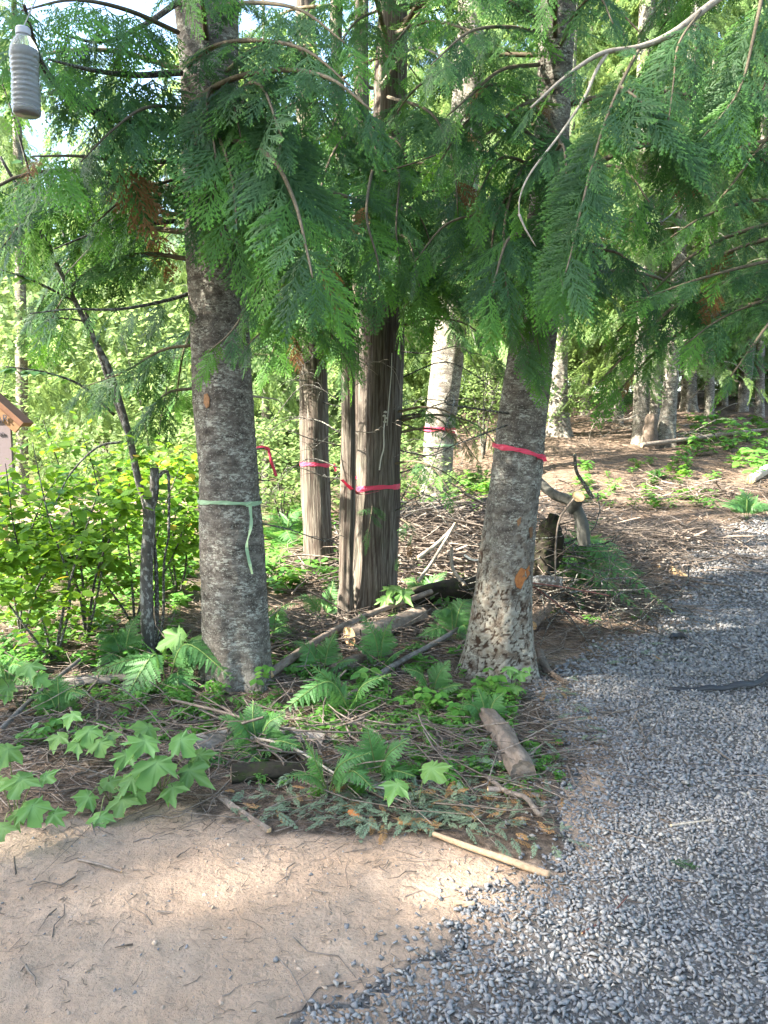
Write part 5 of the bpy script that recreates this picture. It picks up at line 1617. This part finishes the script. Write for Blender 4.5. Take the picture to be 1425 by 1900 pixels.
band('R', 838, 'pink', 'bright pink tape tied round the leaning fir with a knot at right', 10, dip=-.24, knot=(1003, 847, .13), tail=[(1000, 846, .16), (1008, 848, .2), (1012, 856, .2)])
band('L', 933, 'green', 'green tape round the lichen-spotted fir with a long hanging tail', 8, dip=-.03, knot=(463, 937, .17), tail=[(464, 938, .19), (466, 975, .2), (458, 1010, .19), (461, 1035, .18), (468, 1065, .17)])
band('C', 905, 'pink', 'pink tape sagging in front of the large cedar and slim stem', 10, dip=.06, knot=None, tail=[(738, 902, .05), (690, 914, .22), (664, 916, .25), (634, 890, .42)])
band('C4', 862, 'pink', 'pink tape band on the brown cedar with the sunlit foot', 8, dip=-.05, knot=(620, 863, .1), tail=[(613, 862, .12), (621, 866, .12), (623, 874, .12)])
band('B', 797, 'pink', 'bold pink tape on the mottled fir beyond the brush pile', 9, dip=-.05, knot=None)
band('B', 826, 'green', 'pale green tape just below pink on the mottled fir', 6, dip=-.03, knot=None)
band('C3', 888, 'pink', 'scrap of pink tape seen between slim stem and large cedar', 8, dip=0, knot=None)
# tape on a twig behind the left fir
tb = P(488, 832, 5.4)
e = empty('flagging_tape', tb, 'pink tape hanging off a twig at the right of the lichen-spotted fir', 'tape')
for nm, pth in (('loop', [(470, 834, 5.4), (484, 830, 5.38), (498, 833, 5.4)]), ('tail', [(498, 832, 5.4), (503, 855, 5.38), (508, 870, 5.4), (513, 884, 5.4)])):
    pp = smooth_path([P(*q) for q in pth], 5) - tb
    V, Fc = [], []
    for i, p in enumerate(pp):
        sd = np.array([.35, .3, 1]) * .012 if nm == 'loop' else np.array([1, .2, .2]) * .010
        V += [p - sd, p + sd]
        if i: Fc.append((2 * i - 2, 2 * i - 1, 2 * i + 1, 2 * i))
    mb = MB(); mb.add(V, Fc); x = mb.build(nm, M['pink'], e, True); x.modifiers.new('thickness', 'SOLIDIFY').thickness = .0015
pb('L', [(465, 838, 4.75), (485, 832, 5.3), (510, 836, 5.6), (540, 860, 5.8)], 0, r0=.006, mat='darkbranch')
pb('L', [(470, 735, 4.75), (490, 738, 5.0), (515, 742, 5.2), (525, 755, 5.3)], 0, r0=.006, mat='palebranch')
pb('L', [(480, 890, 4.75), (495, 892, 5.0), (512, 888, 5.2)], 0, r0=.005, mat='darkbranch')

# marks on trunks: wounds and resin
def on_trunk(key, name, pix, mat, lift=.006, thick=True):
    T = TREES[key]; o0 = T['origin']
    tr = [ch for ch in T['o'].children if ch.name.startswith('trunk')][0]
    co = np.empty(len(tr.data.vertices) * 3, np.float32); tr.data.vertices.foreach_get('co', co)
    co = co.reshape(-1, 3) + o0
    co = co[co[:, 1] < T['d']]
    V = []
    for (x, y) in pix:
        p = P(x, y, T['d'] - .15)
        k = np.argmin((co[:, 0] - p[0]) ** 2 + (co[:, 2] - p[2]) ** 2)
        V.append(np.array([p[0], co[k, 1] - lift, p[2]]) - o0)
    V = np.array(V)
    return V
def wound(key, name, ring_, mat, depth=.006):
    V = on_trunk(key, name, ring_, mat, .009)
    c = V.mean(0) + [0, -depth * .4, 0]
    inner = V * .55 + c * .45 + [0, -.002, 0]
    n = len(V)
    back = V + [0, .03, 0]
    allv = np.vstack([back, V, inner, [c]])
    Fc = []
    for i in range(n):
        j = (i + 1) % n
        Fc += [(i, j, n + j, n + i), (n + i, n + j, 2 * n + j, 2 * n + i), (2 * n + i, 2 * n + j, 3 * n)]
    mb = MB(); mb.add(allv, Fc); return mb.build(name, M[mat], TREES[key]['o'])
wound('R', 'wound', [(956, 1065), (966, 1052), (976, 1058), (984, 1050), (985, 1068), (972, 1078), (966, 1092), (957, 1088), (953, 1074)], 'orangewood')
wound('R', 'bark_scar', [(982, 980), (990, 978), (991, 996), (985, 1000)], 'knotwood')
wound('R', 'bark_scar', [(958, 965), (966, 958), (965, 970), (960, 976)], 'knotwood')
wound('L', 'knot_hole', [(379, 732), (386, 730), (391, 740), (390, 754), (384, 758), (378, 748)], 'knotwood')
for nm, pp, rr in (('resin_streak', [(715, 770), (712, 800), (712, 830), (707, 850), (704, 872)], .006), ('resin_streak', [(727, 655), (726, 690), (722, 740), (718, 790)], .004)):
    V = on_trunk('C', nm, pp, 'resin', .003); mb = MB(); mb.tube(smooth_path(V, 5), rr, 5); mb.build(nm, M['resin'], TREES['C']['o'], True)
mb = MB()
for (x, y) in ((715, 765), (713, 772), (716, 776), (714, 783)):
    V = on_trunk('C', 'x', [(x, y)], 'resin', .004)[0]; mb.tube(np.array([V - [.012, 0, 0], V + [0, -.008, .002], V + [.012, 0, 0]]), [.006, .011, .005], 6)
mb.build('resin_lump', M['resin'], TREES['C']['o'], True)

# ------------------------------------------------------------------ logs, sticks
def log_thing(label, pts_, r0, r1, mat, name='log', cat='log', n=26, rough=.12, cut=None, cutmat='cutwood', seed=0, ends=(True, True)):
    path = smooth_path(pts_, 7)
    o0 = path[0].copy(); k = len(path)
    rad = np.linspace(r0, r1, k)
    V, Fc = tube_arrays(path - o0, rad, n)
    cen = np.repeat(path - o0, n, 0)
    nrm = V - cen
    ph = np.tile(np.arange(n), k)
    gro = vnoise(ph * .55 + seed, np.repeat(np.arange(k), n) * .25, None, seed) + .5 * vnoise(ph * 1.3 + seed, np.repeat(np.arange(k), n) * .2, None, seed + 1)
    V = cen + nrm * (1 + rough * gro + rough * .35 * vnoise(V[:, 0] * 45, V[:, 1] * 45, V[:, 2] * 45, seed))[:, None]
    o = empty(name, o0, label, cat)
    mb = MB(); mb.add(V, Fc); mb.build('bark', M[mat], o, True)
    for e, on in ((0, ends[0]), (k - 1, ends[1])):
        if not on: continue
        mb = MB()
        ringv = V[e * n:(e + 1) * n]
        ax = (path[1] - path[0]) if e == 0 else (path[-2] - path[-1]); ax = ax / np.linalg.norm(ax)
        c = ringv.mean(0)
        mb.add(np.vstack([ringv, ringv * .6 + c * .4 - ax * .004 * (1 if seed % 2 else -1), [c - ax * .006]]),
               [q for i in range(n) for q in ((i, (i + 1) % n, n + (i + 1) % n, n + i), (n + i, n + (i + 1) % n, 2 * n))])
        mb.build('cut_end', M[cutmat], o)
    return o
def gl(px_, py_, up=0.0):
    g = G(px_, py_); return g + [0, 0, up]

log_thing('short weathered log with a broken end beside the drive', [gl(905, 1345, .05), gl(945, 1405, .05), gl(970, 1455, .05)], .052, .060, 'log', rough=.22, seed=2, cutmat='log')
log_thing('straight peeled pale pole lying across the soil and gravel edge', [gl(805, 1562, .02), gl(880, 1590, .025), gl(950, 1615, .02), gl(1018, 1634, .015)],   .010, .0155, 'peeled', name='peeled_stick', cat='stick', n=12, rough=.10, seed=3, cutmat='peeled')
log_thing('fallen log with a sawn round end before the large cedar', [gl(648, 1206, .09), gl(700, 1196, .10), gl(780, 1165, .10)], .085, .07, 'log', rough=.10, seed=4)
log_thing('long thin pole slanting from the lichen-spotted fir to the cedar log', [gl(500, 1270, .06), gl(590, 1215, .10), gl(680, 1180, .16), gl(800, 1140, .2)], .030, .022, 'log', rough=.10, seed=5)
log_thing('bent bare branch arching up to the left of the leaning fir foot', [gl(640, 1310, .03), gl(730, 1255, .07), gl(800, 1220, .09), gl(855, 1190, .1)], .022, .016, 'greylog', name='fallen_branch', cat='branch', rough=.1, seed=6)
log_thing('torn slab of reddish wood among debris under the sawn log', [gl(620, 1255, .03), gl(680, 1235, .05), gl(735, 1230, .05)], .05, .03, 'log', name='wood_slab', cat='wood', rough=.28, seed=7, cutmat='log')
log_thing('grey half-buried log across the bed left of the bracken', [gl(335, 1412, .02), gl(430, 1385, .02), gl(520, 1378, .02), gl(600, 1385, 0)], .07, .05, 'greylog', rough=.18, seed=8, cutmat='greylog')
log_thing('dark rotting log under the drooping fern at the soil edge', [gl(430, 1450, .02), gl(520, 1440, .02), gl(620, 1435, 0)], .05, .035, 'mosslog', rough=.2, seed=9, cutmat='log')
log_thing('grey log lying behind the lobed leaves at far left', [gl(-40, 1310, .05), gl(80, 1292, .06), gl(180, 1280, .06), gl(260, 1272, .04)], .04, .022, 'greylog', rough=.14, seed=10, cutmat='greylog')
log_thing('thin leaning stick crossing the grey log at far left', [gl(0, 1370, .03), gl(60, 1330, .10), gl(150, 1270, .16)], .014, .011, 'greylog', name='stick', cat='stick', rough=.08, seed=11)
log_thing('brown log poking out right of the leaning fir', [gl(985, 1175, .06), gl(1030, 1140, .12), gl(1075, 1115, .18)], .045, .04, 'log', rough=.12, seed=12)
log_thing('mossy stump slab standing dark behind the leaning fir', [P(1002, 1085, 6.5), P(1008, 1045, 6.5), P(1018, 1005, 6.5), P(1024, 975, 6.5), P(1030, 955, 6.5)], .17, .035, 'mosslog', name='mossy_stump', cat='stump', rough=.5, seed=13, cutmat='mosslog')
log_thing('lichen-striped birch log end low behind the leaning fir', [P(985, 1080, 6.0), P(1010, 1078, 5.95), P(1042, 1082, 5.9)], .045, .045, 'alder', rough=.05, seed=14, cutmat='greylog')
# sawn limb with the fresh round cut
lo = log_thing('curved grey sapling limb sawn to a fresh pale face', [P(985, 868, 6.3), P(1005, 898, 6.2), P(1030, 918, 6.1), P(1062, 932, 6.0), P(1078, 965, 5.95), P(1084, 1010, 5.95)], .032, .046, 'sapling', name='sawn_limb', cat='branch', rough=.16, seed=15, ends=(False, False))
mb = MB()
e0, e1 = P(1062, 945, 6.0), P(1073, 922, 5.86)
o0 = np.array(lo.location)
mb.tube(np.array([e0, e1]) - o0, [.05, .05], 14, cap=False); mb.build('stub', M['sapling'], lo, True)
V, Fc = tube_arrays(np.array([e0, e1 + (e1 - e0) * .02]) - o0, [.047, .047], 14)
mb = MB(); mb.add(np.vstack([V[14:], [V[14:].mean(0)]]), [(i, (i + 1) % 14, 14) for i in range(14)]); mb.build('cut_face', M['cutwood'], lo)
log_thing('dark crooked branch standing up out of the sawn limb heap', [P(1100, 925, 6.1), P(1085, 900, 6.1), P(1070, 875, 6.1), P(1066, 842, 6.1)], .018, .012, 'darkbranch', name='dead_branch', cat='branch', n=8, seed=16)
log_thing('pale thin limb curling down beside the mossy stump', [P(1065, 925, 5.8), P(1040, 960, 5.8), P(1032, 1000, 5.8), P(1030, 1075, 5.8)], .008, .006, 'twig', name='dead_branch', cat='branch', n=8, seed=17)
log_thing('forked root-like branch lying where the bed meets the gravel', [gl(900, 1450, .02), gl(940, 1490, .04), gl(975, 1505, .05), gl(1000, 1530, .04), gl(1012, 1520, .05)], .012, .011, 'twig', name='fallen_branch', cat='branch', n=8, seed=18)
log_thing('short straight twig by the broken end of the weathered log', [gl(925, 1390, .03), gl(928, 1430, .03)], .011, .010, 'twig', name='stick', cat='stick', n=8, seed=19)
log_thing('twig lying level on the gravel edge below the weathered log', [gl(905, 1478, .03), gl(960, 1482, .02), gl(1000, 1490, .02)], .014, .009, 'twig', name='stick', cat='stick', n=8, seed=20)
log_thing('long bent twig sweeping over the grey half-buried log', [gl(320, 1335, .10), gl(420, 1375, .14), gl(520, 1400, .12), gl(640, 1395, .10), gl(760, 1385, .06)], .008, .004, 'twig', name='fallen_branch', cat='branch', n=7, seed=21)
log_thing('curved twig running low toward the two dark broad leaves', [gl(450, 1395, .08), gl(540, 1420, .09), gl(640, 1470, .06), gl(720, 1480, .03)], .008, .004, 'palebranch', name='fallen_branch', cat='branch', n=7, seed=22)
log_thing('splintered stick half buried at the top of the bare soil', [gl(410, 1490, .01), gl(455, 1525, .015), gl(500, 1555, .01)], .016, .012, 'log', name='stick', cat='stick', rough=.3, seed=23)
log_thing('dusty curved root half sunk in the middle of the bare soil', [gl(190, 1705, -.006), gl(235, 1680, -.002), gl(265, 1650, 0), gl(298, 1632, -.004)], .013, .007, 'dustyroot', name='root', cat='root', rough=.35, seed=24, cutmat='dustyroot')
log_thing('dark thin stick on the sunlit part of the bare soil', [gl(145, 1606, .006), gl(185, 1614, .01), gl(225, 1626, .006)], .005, .004, 'twig', name='stick', cat='stick', n=7, seed=25)
log_thing('peeling bark strip at the right foot of the leaning fir', [gl(1000, 1225, .06), gl(1015, 1255, .04), gl(1050, 1278, .03)], .028, .016, 'log', name='bark_strip', cat='bark', rough=.35, seed=26, cutmat='log')
log_thing('orange splinter chunk on the gravel margin near the fern tip', [gl(1245, 1062, .03), gl(1262, 1072, .03), gl(1278, 1078, .02)], .04, .02, 'cutwood', name='wood_chunk', cat='wood', rough=.3, seed=27)
log_thing('bleached stick pointing up the drive edge below the heap', [gl(1222, 1055, .02), gl(1245, 1040, .04), gl(1262, 1028, .04)], .018, .014, 'palebranch', name='stick', cat='stick', n=8, seed=28)
log_thing('long dark branch laid across the top corner of the drive', [gl(1240, 1000, .05), gl(1290, 1008, .04), gl(1340, 1006, .03), gl(1385, 1000, .04)], .018, .010, 'twig', name='fallen_branch', cat='branch', n=8, seed=29)
log_thing('long pole resting across the slope under the trunk clump', [gl(1190, 838, .12), gl(1280, 830, .16), gl(1360, 818, .16), gl(1440, 808, .14)], .045, .03, 'twig', name='fallen_pole', cat='pole', rough=.08, seed=30)
log_thing('pale log end cut by the right edge on the slope', [gl(1392, 900, .08), gl(1430, 880, .12), gl(1480, 860, .14)], .07, .07, 'palebranch', rough=.12, seed=31)
log_thing('grey pole sticking out of the brush pile to the left', [P(775, 1035, 7.2), P(810, 1010, 7.3), P(845, 975, 7.4)], .020, .017, 'palebranch', name='dead_branch', cat='branch', n=8, seed=32)
log_thing('bleached crooked branch rising in front of the brush pile', [P(862, 1085, 6.6), P(840, 1055, 6.7), P(838, 1015, 6.7)], .018, .015, 'palebranch', name='dead_branch', cat='branch', n=8, seed=33)
log_thing('straight grey branch leaning back over the brush pile', [P(775, 1080, 6.9), P(800, 1045, 7.0), P(828, 1000, 7.1), P(845, 970, 7.1)], .016, .012, 'palebranch', name='dead_branch', cat='branch', n=8, seed=34)
log_thing('white snapped twig against the left side of the leaning fir', [P(862, 1030, 5.4), P(875, 1038, 5.35), P(892, 1040, 5.3)], .008, .006, 'resin', name='broken_twig', cat='twig', n=7, seed=35)
log_thing('red-stemmed twig leaning from the leaning fir to the big fern', [P(988, 1082, 5.2), P(1050, 1090, 5.1), P(1130, 1105, 5.0)], .006, .004, 'redtwig', name='red_twig', cat='twig', n=6, seed=36)
log_thing('second red twig slanting down to the gravel margin', [P(990, 1088, 5.2), P(1040, 1125, 5.1), P(1090, 1160, 5.0)], .006, .004, 'redtwig', name='red_twig', cat='twig', n=6, seed=37)
log_thing('short torn stump between the split-foot trunk and its neighbours', [P(1206, 842, 15.2), P(1207, 800, 15.2), P(1210, 768, 15.2)], .17, .09, 'log', name='tree_stump', cat='stump', rough=.3, seed=38)
log_thing('mossy old log sunk under the brush pile', [P(740, 1120, 7.0), P(800, 1100, 6.95), P(880, 1092, 6.9), P(950, 1090, 6.9)], .10, .085, 'mosslog', rough=.22, seed=39, cutmat='mosslog')
log_thing('flat wood chip on the gravel beside the soil', [gl(845, 1692, .008), gl(880, 1690, .01)], .014, .008, 'peeled', name='wood_chip', cat='wood chip', rough=.3, seed=40, cutmat='peeled')
log_thing('reddish chip of wood at the top of the bare soil', [gl(652, 1515, .012), gl(668, 1530, .012)], .016, .014, 'orangewood', name='wood_chip', cat='wood chip', rough=.2, seed=41)
log_thing('thin bare twig lying across the lower gravel', [gl(1080, 1742, .012), gl(1130, 1715, .018), gl(1165, 1680, .014)], .004, .002, 'redtwig', name='stick', cat='stick', n=6, seed=42)
log_thing('pale straight stick on the gravel right of the sun patch', [gl(1245, 1545, .012), gl(1320, 1530, .014)], .006, .004, 'palebranch', name='stick', cat='stick', n=6, seed=43)

# green sprigs dropped on the drive
for lab, (x, y), L_, a in (('small green cedar sprig on the gravel near the right edge', (1280, 1475), .10, 1.3), ('flat pale leaf sprig lying on the lower gravel', (1240, 1617), .12, .1), ('wilted sprig at the margin below the big fern', (1255, 1175), .18, .4)):
    g = gl(x, y, .02)
    o = link(bpy.data.objects.new('sprig', SPRAY_ME[2])); tag(o, lab, 'sprig')
    o.matrix_basis = mat4(frame((math.cos(a), math.sin(a), .02), (0, 0, 1)), g, L_)

# black landscape fabric edge in the drive
def cloth(name, label, pix, hw, mat, lift=.012):
    path = smooth_path([gl(x, y, lift + z) for (x, y, z) in pix], 6)
    V, Fc = [], []
    o0 = path[0].copy()
    for i, p in enumerate(path):
        w = hw[0] + (hw[1] - hw[0]) * i / (len(path) - 1)
        fold = .02 * math.sin(i * .9) * w / hw[1]
        V += [p - o0 + [0, w, -.012], p - o0 + [0, w * .2, .02 + fold], p - o0 + [0, -w, -.004 + fold * .5]]
        if i:
            a = 3 * i - 3
            Fc += [(a, a + 1, a + 4, a + 3), (a + 1, a + 2, a + 5, a + 4)]
    mb = MB(); mb.add(V, Fc)
    o = mb.build(name, M[mat], None, True, Vector(o0))
    o.modifiers.new('thickness', 'SOLIDIFY').thickness = .002
    return tag(o, label, 'fabric')
cloth('landscape_fabric', 'black fabric strip surfacing from the gravel at the right edge', [(1240, 1287, 0), (1290, 1287, .006), (1340, 1285, .012), (1390, 1282, .025), (1440, 1268, .04), (1500, 1255, .04)], (.003, .04), 'plasticblack')
cloth('fabric_scrap', 'grey fabric scrap showing at the gravel margin by the fern tip', [(1243, 1188, 0), (1258, 1184, .012), (1278, 1190, .006)], (.02, .05), 'plasticblack')

# ------------------------------------------------------------------ hanging bottle
bd = 1.9
btop, bbot = P(47, 52, bd), P(50, 214, bd)
h = float(btop[2] - bbot[2])
bo = empty('plastic_bottle', bbot, 'ribbed murky plastic bottle hung upright at the top left', 'bottle')
def lathe(prof, n=32):
    V, Fc = [], []
    for (r_, z) in prof:
        for k in range(n):
            a = 2 * math.pi * k / n; V.append((r_ * math.cos(a), r_ * math.sin(a), z))
    for i in range(len(prof) - 1):
        for k in range(n):
            Fc.append((i * n + k, i * n + (k + 1) % n, (i + 1) * n + (k + 1) % n, (i + 1) * n + k))
    Fc.append(tuple(range(n - 1, -1, -1))); Fc.append(tuple((len(prof) - 1) * n + k for k in range(n)))
    return V, Fc
rb = pxm(25, bd)
prof = [(rb * .80, 0), (rb * .92, h * .015), (rb * .95, h * .05)]
for i in range(41):
    z = h * (.06 + .60 * i / 40)
    waist = 1 - .06 * math.exp(-((z / h - .42) / .09) ** 2)
    prof.append((rb * (.95 + .035 * math.sin(i * math.pi / 2.0 * 1.02)) * waist, z))
prof += [(rb * .98, h * .70), (rb * .94, h * .75), (rb * .82, h * .81), (rb * .64, h * .865), (rb * .48, h * .905), (rb * .44, h * .92)]
m, t, nn, ll = new_mat('murky_plastic')
b_ = finish(t, (0.86, 0.87, 0.83), 0.10, spec=.6)
b_.inputs['Transmission Weight'].default_value = 0.82
b_.inputs['IOR'].default_value = 1.2
M['plastic'] = m
m, t, nn, ll = new_mat('murky_water')
finish(t, ramp(t, noise(t, coords(t), 30, 3), [(.35, (.54, .55, .50)), (.65, (.62, .61, .55))]), .4)
M['murk'] = m
V, Fc = lathe(prof); mb = MB(); mb.add(V, Fc); mb.build('body', M['plastic'], bo, True)
inner = [(r_ * .93, z) for (r_, z) in prof if h * .085 < z < h * .76]
V, Fc = lathe(inner); mb = MB(); mb.add(V, Fc); mb.build('murky_water', M['murk'], bo, True)
V, Fc = lathe([(rb * .72, h * .012), (rb * .88, h * .03), (rb * .89, h * .08)]); mb = MB(); mb.add(V, Fc); mb.build('sediment', M['plasticblack'], bo, True)
V, Fc = lathe([(rb * .46, h * .915), (rb * .50, h * .92), (rb * .50, h * .985), (rb * .46, h * 1.0)], 28); mb = MB(); mb.add(V, Fc); mb.build('cap', M['capgrey'], bo)
mb = MB(); mb.tube(np.array([(0, 0, h), (.004, .1, h + .14), (.01, .35, h + .42)]), .0016, 5); mb.build('cord', M['cord'], bo)

# ------------------------------------------------------------------ wooden sign kiosk, far left
kd = 10.0
kb = P(-150, 1000, kd); kb[2] = hz(kb[0], kd)
ko = empty('sign_kiosk', kb, 'wooden gabled notice board with mauve panel behind shrubs at left', 'sign')
def KP(x, y, dd=0): return P(x - 26, y + 8, kd - dd) - kb
mb = MB()
a, b = KP(-170, 895), KP(46, 772)
mb.box((a + b) / 2, (abs(b[0] - a[0]), .05, abs(b[2] - a[2]))); mb.build('panel', M['mauve'], ko)
mb = MB()
pa, pb_, pc, pd = KP(-170, 772, .05), KP(40, 772, .05), KP(-65, 690, .05), None
V = [pa, pb_, pc, pa + [0, .06, 0], pb_ + [0, .06, 0], pc + [0, .06, 0]]
mb.add(V, [(0, 1, 2), (5, 4, 3), (0, 3, 4, 1), (1, 4, 5, 2), (2, 5, 3, 0)]); mb.build('gable', M['roofwood'], ko)
for s_ in (1, -1):
    for nm, off, mt, wd_ in (('fascia', 0, 'fasciawood', .11), ('roof_board', .105, 'roofwood', .07)):
        A, B = KP(-65, 690, .12), KP(-65 + s_ * 118, 795, .12)
        up_ = np.cross(B - A, [0, 1, 0]); up_ /= np.linalg.norm(up_); up_ = up_ if up_[2] > 0 else -up_
        A, B = A + up_ * off, B + up_ * off
        dp = np.array([0, .30 if nm == 'roof_board' else .05, 0])
        V = [A, B, B + up_ * wd_, A + up_ * wd_]; V = V + [v + dp for v in V]
        mb = MB(); mb.add(V, [(0, 1, 2, 3), (7, 6, 5, 4), (0, 4, 5, 1), (1, 5, 6, 2), (2, 6, 7, 3), (3, 7, 4, 0)]); mb.build(nm, M[mt], ko)
for x in (-150, 22):
    mb = MB(); q = KP(x, 890); mb.box((q[0], .06, (q[2]) / 2), (.1, .1, abs(q[2]) + .05)); mb.build('post', M['cutwood'], ko)
def word(txt, x, y, size_px, dd):
    cu = bpy.data.curves.new('lettering', 'FONT'); cu.body = txt; cu.size = pxm(size_px, kd); cu.extrude = .003
    to = bpy.data.objects.new('tmp', cu); COL.objects.link(to)
    bpy.context.view_layer.update()
    me = bpy.data.meshes.new_from_object(to.evaluated_get(bpy.context.evaluated_depsgraph_get()))
    bpy.data.objects.remove(to)
    me.materials.clear(); me.materials.append(M['ink'])
    o = link(bpy.data.objects.new('lettering', me), ko)
    p = KP(x, y, dd); o.location = p; o.rotation_euler = (R(90), 0, 0)
word('AR', 18, 774, 18, .14)
word('on', 22, 800, 12, .035)

print('objects', len(bpy.data.objects), 'tris approx', sum(len(m.polygons) for m in bpy.data.meshes) * 2)
